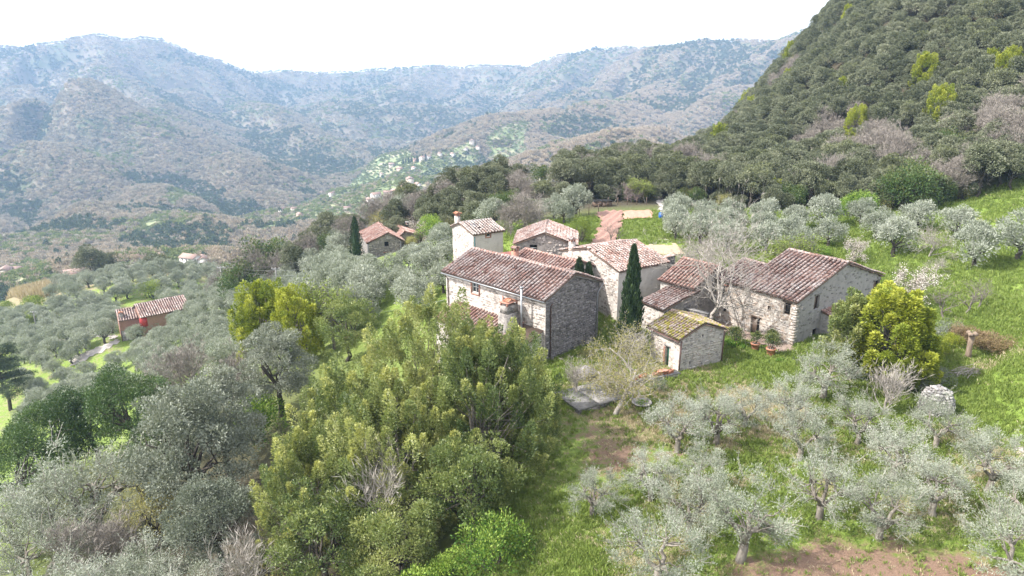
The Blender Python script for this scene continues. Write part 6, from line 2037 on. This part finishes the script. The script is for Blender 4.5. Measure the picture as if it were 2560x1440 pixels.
# ------------------------------------------------------------------ pots, planters, poles, wires
def pot_mesh(r, h, rim=True):
    mb = MB()
    prof = [(r * .68, 0), (r * .92, h * .8), (r * 1.0, h * .8), (r * 1.02, h), (r * .88, h), (r * .84, h * .86), (0.01, h * .85)]
    an = np.arange(16) * 2 * math.pi / 16
    V = np.array([[math.cos(a) * q, math.sin(a) * q, z] for q, z in prof for a in an])
    i = np.arange(len(prof) - 1)[:, None] * 16
    j = np.arange(16)[None]
    return mesh_of('pot', V, [np.stack([i + j, i + (j + 1) % 16, i + 16 + (j + 1) % 16, i + 16 + j], -1).reshape(-1, 4)], M_TERRA, None, False)
def pot(px, py, r, h, label, plant_s=0, z=None, group=None):
    p = spot(px, py)
    if z is not None: p = at_z(px, py, z)
    e = tag(empty('flower_pot', p, 0.3), label, 'flower pot', group)
    put('pot', pot_mesh(r, h), e)
    put('soil', mesh_of('pot_soil', [[math.cos(a) * r * .84, math.sin(a) * r * .84, h * .88] for a in np.arange(12) * math.pi / 6], [np.arange(12)[None]], M_PAVE), e)
    if plant_s:
        plant('pot_plant', (p[0], p[1], p[2] + h * .8), plant_s, None, 'leafy shrub growing in the ' + label.split(' on ')[0].split(' by ')[0], None, 'pot_plant', 'plant')
    return e
zt = gz(*(Bn.N + Bn.R @ np.array([-1, 3, 0]))[:2]) + 0.1
pot(1887, 872, 0.40, 0.55, 'left terracotta pot on the barn terrace before the door', 1.0, zt)
pot(1926, 886, 0.42, 0.58, 'right terracotta pot on the barn terrace nearest the corner', 1.25, zt)
pot(1836, 862, 0.26, 0.3, 'low dark pot on the barn terrace left of the door', 1.3, zt)
plant('pot_plant', (*(Bn.N + Bn.R @ np.array([-1.0, 1.4, 0]))[:2], zt + .1), 1.1, None, 'pale straggly shrub on the terrace near the barn corner', None, 'shrub', 'bush')
# the little stone ledge with pots left of the shed corner
lw = at_z(1690, 938, 0.35)
lx = S.R @ np.array([-1.0, 0.25, 0])
def trough(px, py, label, z):
    p = at_z(px, py, z)
    e = tag(empty('planter_box', p, S.ang + 0.15), label, 'planter')
    mb = MB()
    mb.box((0, 0, .03), (.62, .24, .06))
    for sx in (-1, 1): mb.box((sx * .30, 0, .16), (.03, .24, .2))
    for sy in (-1, 1): mb.box((0, sy * .115, .16), (.57, .03, .2))
    mb.put('box', M_TERRA, e)
    MB().box((0, 0, .17), (.56, .19, .04)).put('soil', M_PAVE, e)
    return e
ZL = 0.42
w1, w2 = at_z(1575, 955, ZL), at_z(1700, 932, ZL)
stone_wall('pot_ledge', 'low stone ledge carrying terracotta pots left of the shed corner', (w1[0], w1[1], 0), (w2[0], w2[1], 0), 0.5, ZL - .06, W_SHED, 0.5, M_STONE, False, 0.8)
for i, (a, b, tp) in enumerate(((1596, 946, 'b'), (1612, 946, 'b'), (1642, 941, 'b'), (1655, 938, 'p'), (1666, 935, 'p'), (1679, 931, 'b'))):
    d_ = (w2 - w1) * ((a - 1575) / 125.0)
    q = w1 + d_ + np.array([-0.1, 0.22, 0.03])
    lb = ['leftmost terracotta trough on the stone ledge', 'second terracotta trough from the left on the stone ledge', 'pale terracotta trough left of the two round pots on the ledge', 'left one of two round terracotta pots on the ledge', 'right one of two round terracotta pots on the ledge', 'terracotta trough at the shed end of the ledge'][i]
    if tp == 'b':
        e = trough(a, b, lb, ZL)
    else:
        e = tag(empty('flower_pot', q, 0), lb, 'flower pot')
        put('pot', pot_mesh(.23, .34), e)
        put('soil', mesh_of('pot_soil', [[math.cos(a_) * .19, math.sin(a_) * .19, .3] for a_ in np.arange(12) * math.pi / 6], [np.arange(12)[None]], M_PAVE), e)
    e.location = q
# round bowl on the lawn
p = spot(1604, 1014)
bw = tag(empty('round_planter', p), 'wide round bowl planter full of green weeds on the dry lawn', 'planter')
an = np.arange(20) * 2 * math.pi / 20
prof = [(.42, 0), (.68, .26), (.74, .28), (.74, .33), (.64, .33), (.6, .24), (.01, .24)]
V = np.array([[math.cos(a) * q, math.sin(a) * q, z] for q, z in prof for a in an])
i_ = np.arange(len(prof) - 1)[:, None] * 20
j_ = np.arange(20)[None]
put('bowl', mesh_of('bowl', V, [np.stack([i_ + j_, i_ + (j_ + 1) % 20, i_ + 20 + (j_ + 1) % 20, i_ + 20 + j_], -1).reshape(-1, 4)], M_CEMENT), bw)
fo = Foliage()
fo.clumps(np.array([[0, 0, .25], [.2, .1, .25], [-.2, -.1, .25], [0, .2, .25]]), np.array([.28, .25, .25, .2]), 1500, .09, .5, rgh, flat=.5)
put('weeds', fo.mesh('bowl_weeds', M_GREEN), bw)

# power poles and wires
def pole(px_, Y, h, label, r=0.13):
    d = ray(px_, 700)
    x = Y * (px_ - 1280) / F_PX / (CO + 0.0)
    x = Y * d[0] / d[1]
    z = gz(x, Y)
    e = tag(empty('power_pole', (x, Y, z)), label, 'power pole')
    MB().tube([(0, 0, -.5), (0, 0, h)], [r * 1.2, r * .8], 10).put('shaft', M_CEMENT, e, True)
    MB().box((0, 0, h - .3), (1.5, .1, .1)).put('crossarm', M_ZINC, e)
    for sx in (-.65, 0, .65): MB().tube([(sx, 0, h - .25), (sx, 0, h - .02)], .06, 6).put('insulator', M_WHITEFRAME, e)
    return np.array([x, Y, z + h - .05])
P1 = pole(555, 146, 9.0, 'grey concrete power pole on the olive slope', 0.2)
P2 = pole(692, 128, 6.0, 'short pale pole right of the red brick house, among olives')
P3 = pole(66, 185, 8.0, 'power pole near the dark pine on the left')
def wire(a, b, sag, label, r=0.012, n=24):
    t_ = np.linspace(0, 1, n)[:, None]
    q = a + (b - a) * t_
    q[:, 2] -= 4 * sag * (t_ * (1 - t_))[:, 0]
    tag(MB().tube(q, r, 4).put('power_cable', M_ZINC), label, 'cable')
wire(P1 + [.65, 0, 0], at_y(1130, 590, 79.5), 2.2, 'upper power cable from the concrete pole to the white tower house')
wire(P1 + [0, 0, 0], at_y(1131, 598, 79.4), 3.0, 'lower power cable from the concrete pole to the white tower house')
wire(P1 + [-.65, 0, 0], at_y(922, 606, 112.9), 1.6, 'thin power cable from the concrete pole to the small grey house')
wire(P1, at_y(1118, 748, 64.5), 5.0, 'slack cable from the concrete pole down to the large farmhouse')
wire(P3, at_y(300, 806, 149), 2.5, 'cable from the left pole to the red brick house')
wire(P3, at_y(-60, 800, 190), 1.5, 'cable leaving the left pole towards the picture edge')

# garden fence, barrel, dark covered heaps at the end of the garden
for i, a in enumerate(range(1400, 1640, 24)):
    p = spot(a, 548 - (a - 1400) * .16 if a < 1500 else 512)
    e = tag(empty('fence_post', p), 'thin wooden post of the garden fence', 'post', 'posts of the garden fence')
    MB().tube([(0, 0, -.2), (0, 0, 1.3)], .06, 5).put('post', M_OLDWOOD, e)
p = spot(1652, 548)
e = tag(empty('water_barrel', p), 'blue plastic barrel at the edge of the garden by the track', 'barrel')
MB().tube([(0, 0, 0), (0, 0, .5), (0, 0, 1.0)], [.34, .38, .34], 12).put('barrel', M_BLUE, e, True)
for i, (a, lb) in enumerate(((1498, 'dark covered wood heap at the far end of the garden'), (1516, 'smaller dark covered heap beside the first at the garden end'))):
    p = spot(a, 515)
    e = tag(empty('covered_heap', p, .2), lb, 'wood heap')
    MB().box((0, 0, .45), (2.2 - .6 * i, 1.5, .9), taper=.9).put('logs', M_OLDWOOD, e)
    MB().box((0, 0, .97), (2.5 - .6 * i, 1.7, .1), taper=.85).put('cover', M_DARKHOLE, e)

# ------------------------------------------------------------------ far houses of the valley
rgv = np.random.default_rng(900)
M_FROOF = flat_mat('far_roof', (0.33, 0.22, 0.18), (0.25, 0.17, 0.14), .3)
M_FWALLS = [flat_mat('far_wall_a', (0.55, 0.48, 0.40), (0.50, 0.44, 0.36), .3), flat_mat('far_wall_b', (0.62, 0.58, 0.52), (0.56, 0.52, 0.47), .3), flat_mat('far_wall_c', (0.56, 0.36, 0.28), (0.50, 0.32, 0.25), .3)]
def far_house(px, py, w, l, h, wi, label, group, near=300):
    p = ground_at(px, py, near)
    a = rgv.uniform(0, 3.14)
    e = tag(empty('village_house', p, a), label, 'house', group)
    mb = MB().box((0, 0, h / 2 - 2), (w, l, h + 4))
    r = w / 2 * .42
    mb.add([(-w / 2, -l / 2, h), (w / 2, -l / 2, h), (0, -l / 2, h + r)], np.array([[0, 1, 2]])).add([(-w / 2, l / 2, h), (w / 2, l / 2, h), (0, l / 2, h + r)], np.array([[0, 2, 1]]))
    mb.put('wall', M_FWALLS[wi], e)
    rb = MB()
    for sg in (-1, 1):
        rb.add([(sg * (w / 2 + .5), -l / 2 - .5, h - .2), (sg * (w / 2 + .5), l / 2 + .5, h - .2), (0, l / 2 + .5, h + r + .15), (0, -l / 2 - .5, h + r + .15),
                (sg * (w / 2 + .5), -l / 2 - .5, h + .05), (sg * (w / 2 + .5), l / 2 + .5, h + .05), (0, l / 2 + .5, h + r + .4), (0, -l / 2 - .5, h + r + .4)],
               np.array([[0, 1, 2, 3], [4, 7, 6, 5], [0, 4, 5, 1], [0, 3, 7, 4], [1, 5, 6, 2]]))
    rb.put('roof', M_FROOF, e)
    for side in (-1, 1):
        for k in range(3):
            for fl in range(2):
                for ax in (0, 1):
                    c_ = (side * (w / 2 + .02), (k - 1) * l * .3, 1.6 + fl * 3) if ax == 0 else ((k - 1) * w * .3, side * (l / 2 + .02), 1.6 + fl * 3)
                    if c_[2] + 1 > h: continue
                    if near < 301 and py > 600 or fl == 1 and ax == 0:
                        MB().box(c_, (.12, 1.0, 1.4) if ax == 0 else (1.0, .12, 1.4)).put('window', M_DARKHOLE, e)
VG = 'houses of the village across the valley'
for i, (a, b, s_, wi, lb) in enumerate((
        (1180, 362, 1.35, 0, 'ochre villa highest in the village'), (1195, 376, 1.1, 1, 'pale house just under the ochre villa'), (1165, 378, .9, 1, None), (1132, 392, 1.0, 1, None), (1058, 402, 1.2, 0, 'large pale house behind the row of tiny cypresses'),
        (1040, 405, .9, 2, None), (1072, 398, .9, 1, None), (1100, 390, .8, 1, None), (980, 418, 1.1, 0, None), (1000, 428, 1.0, 2, 'reddish house in the middle of the village slope'), (1035, 425, .8, 1, None), (955, 440, .8, 0, None),
        (1025, 462, 1.3, 0, 'broad ochre house low in the village'), (1012, 472, 1.0, 2, None), (1045, 470, .9, 1, None), (990, 488, 1.0, 1, None), (970, 492, 1.0, 1, None), (940, 498, 1.1, 1, None), (925, 510, 1.0, 1, 'white house at the lower end of the village'),
        (830, 490, .8, 1, None), (805, 485, .7, 0, None), (868, 527, .7, 1, None), (750, 545, .9, 2, 'low reddish roofed house on the valley bottom'), (705, 530, .8, 1, None), (735, 528, .7, 0, None))):
    far_house(a, b, 6.4 * s_, 9.5 * s_, 5.6 * s_, wi, lb or 'small pale house of the village across the valley', VG)
for i, (a, b, s_, wi, lb) in enumerate(((15, 690, 1.0, 0, 'stone house at the left edge of the valley bottom'), (42, 684, .8, 1, 'pale house right of the stone house on the valley bottom'), (30, 672, .6, 1, 'little house behind the two on the valley bottom'),
        (190, 700, 1.1, 2, 'reddish roofed house left of the dark knoll oak'), (345, 652, .7, 1, 'small house behind the knoll oaks'), (480, 664, 1.2, 1, 'long pale house beyond the knoll'), (508, 662, .9, 1, 'pale house right of the long one beyond the knoll'), (400, 648, .6, 0, 'tiny ochre house above the knoll'))):
    far_house(a, b, 6.5 * s_, 10 * s_, 5 * s_, wi, lb, 'houses on the valley bottom')
# village cypresses and vineyard rows
for i in range(9):
    p = ground_at(1008 + i * 7, 414 - i * 1.6, 300)
    plant('cypress_far', p, 1.5, None, 'tiny cypress in the row below the village', 'cypresses in the village row')
vr = MB()
for (x0, y0, x1, y1, nrow) in ((1228, 352, 1285, 352, 9), (1270, 376, 1370, 372, 10)):
    for r_ in range(nrow):
        f = r_ / nrow
        a, b = ground_at(x0 + 6 * f, y0 + 20 * f, 300), ground_at(x1 - 4 * f, y1 + 20 * f, 300)
        q = a + (b - a) * np.linspace(0, 1, 14)[:, None]
        q[:, 2] = H(q[:, 0], q[:, 1]) + .9
        vr.tube(q, 0.7, 4)
tag(vr.put('vineyard_rows', M_BRAMBLE), kind='stuff')

# ------------------------------------------------------------------ air
def haze_box(x0, x1, y0, y1, z0, z1):
    b = MB().box(((x0 + x1) / 2, (y0 + y1) / 2, (z0 + z1) / 2), (x1 - x0, y1 - y0, z1 - z0))
    m = bpy.data.materials.new('haze_air')
    m.use_nodes = True
    nt = m.node_tree
    nt.nodes.remove(nt.nodes['Principled BSDF'])
    v = nt.nodes.new('ShaderNodeVolumePrincipled')
    v.inputs['Color'].default_value = (0.46, 0.68, 1.0, 1)
    v.inputs['Density'].default_value = HAZE
    v.inputs['Anisotropy'].default_value = 0.0
    nt.links.new(v.outputs[0], nt.nodes['Material Output'].inputs['Volume'])
    return tag(b.put('haze', m), kind='stuff')
HAZE = 0.00015
zmin, zmax = float(GZ.min()), float(GZ.max())
haze_box(-3760, 3760, -45, 4260, zmin - 1.0, max(zmax, 150) + 22)
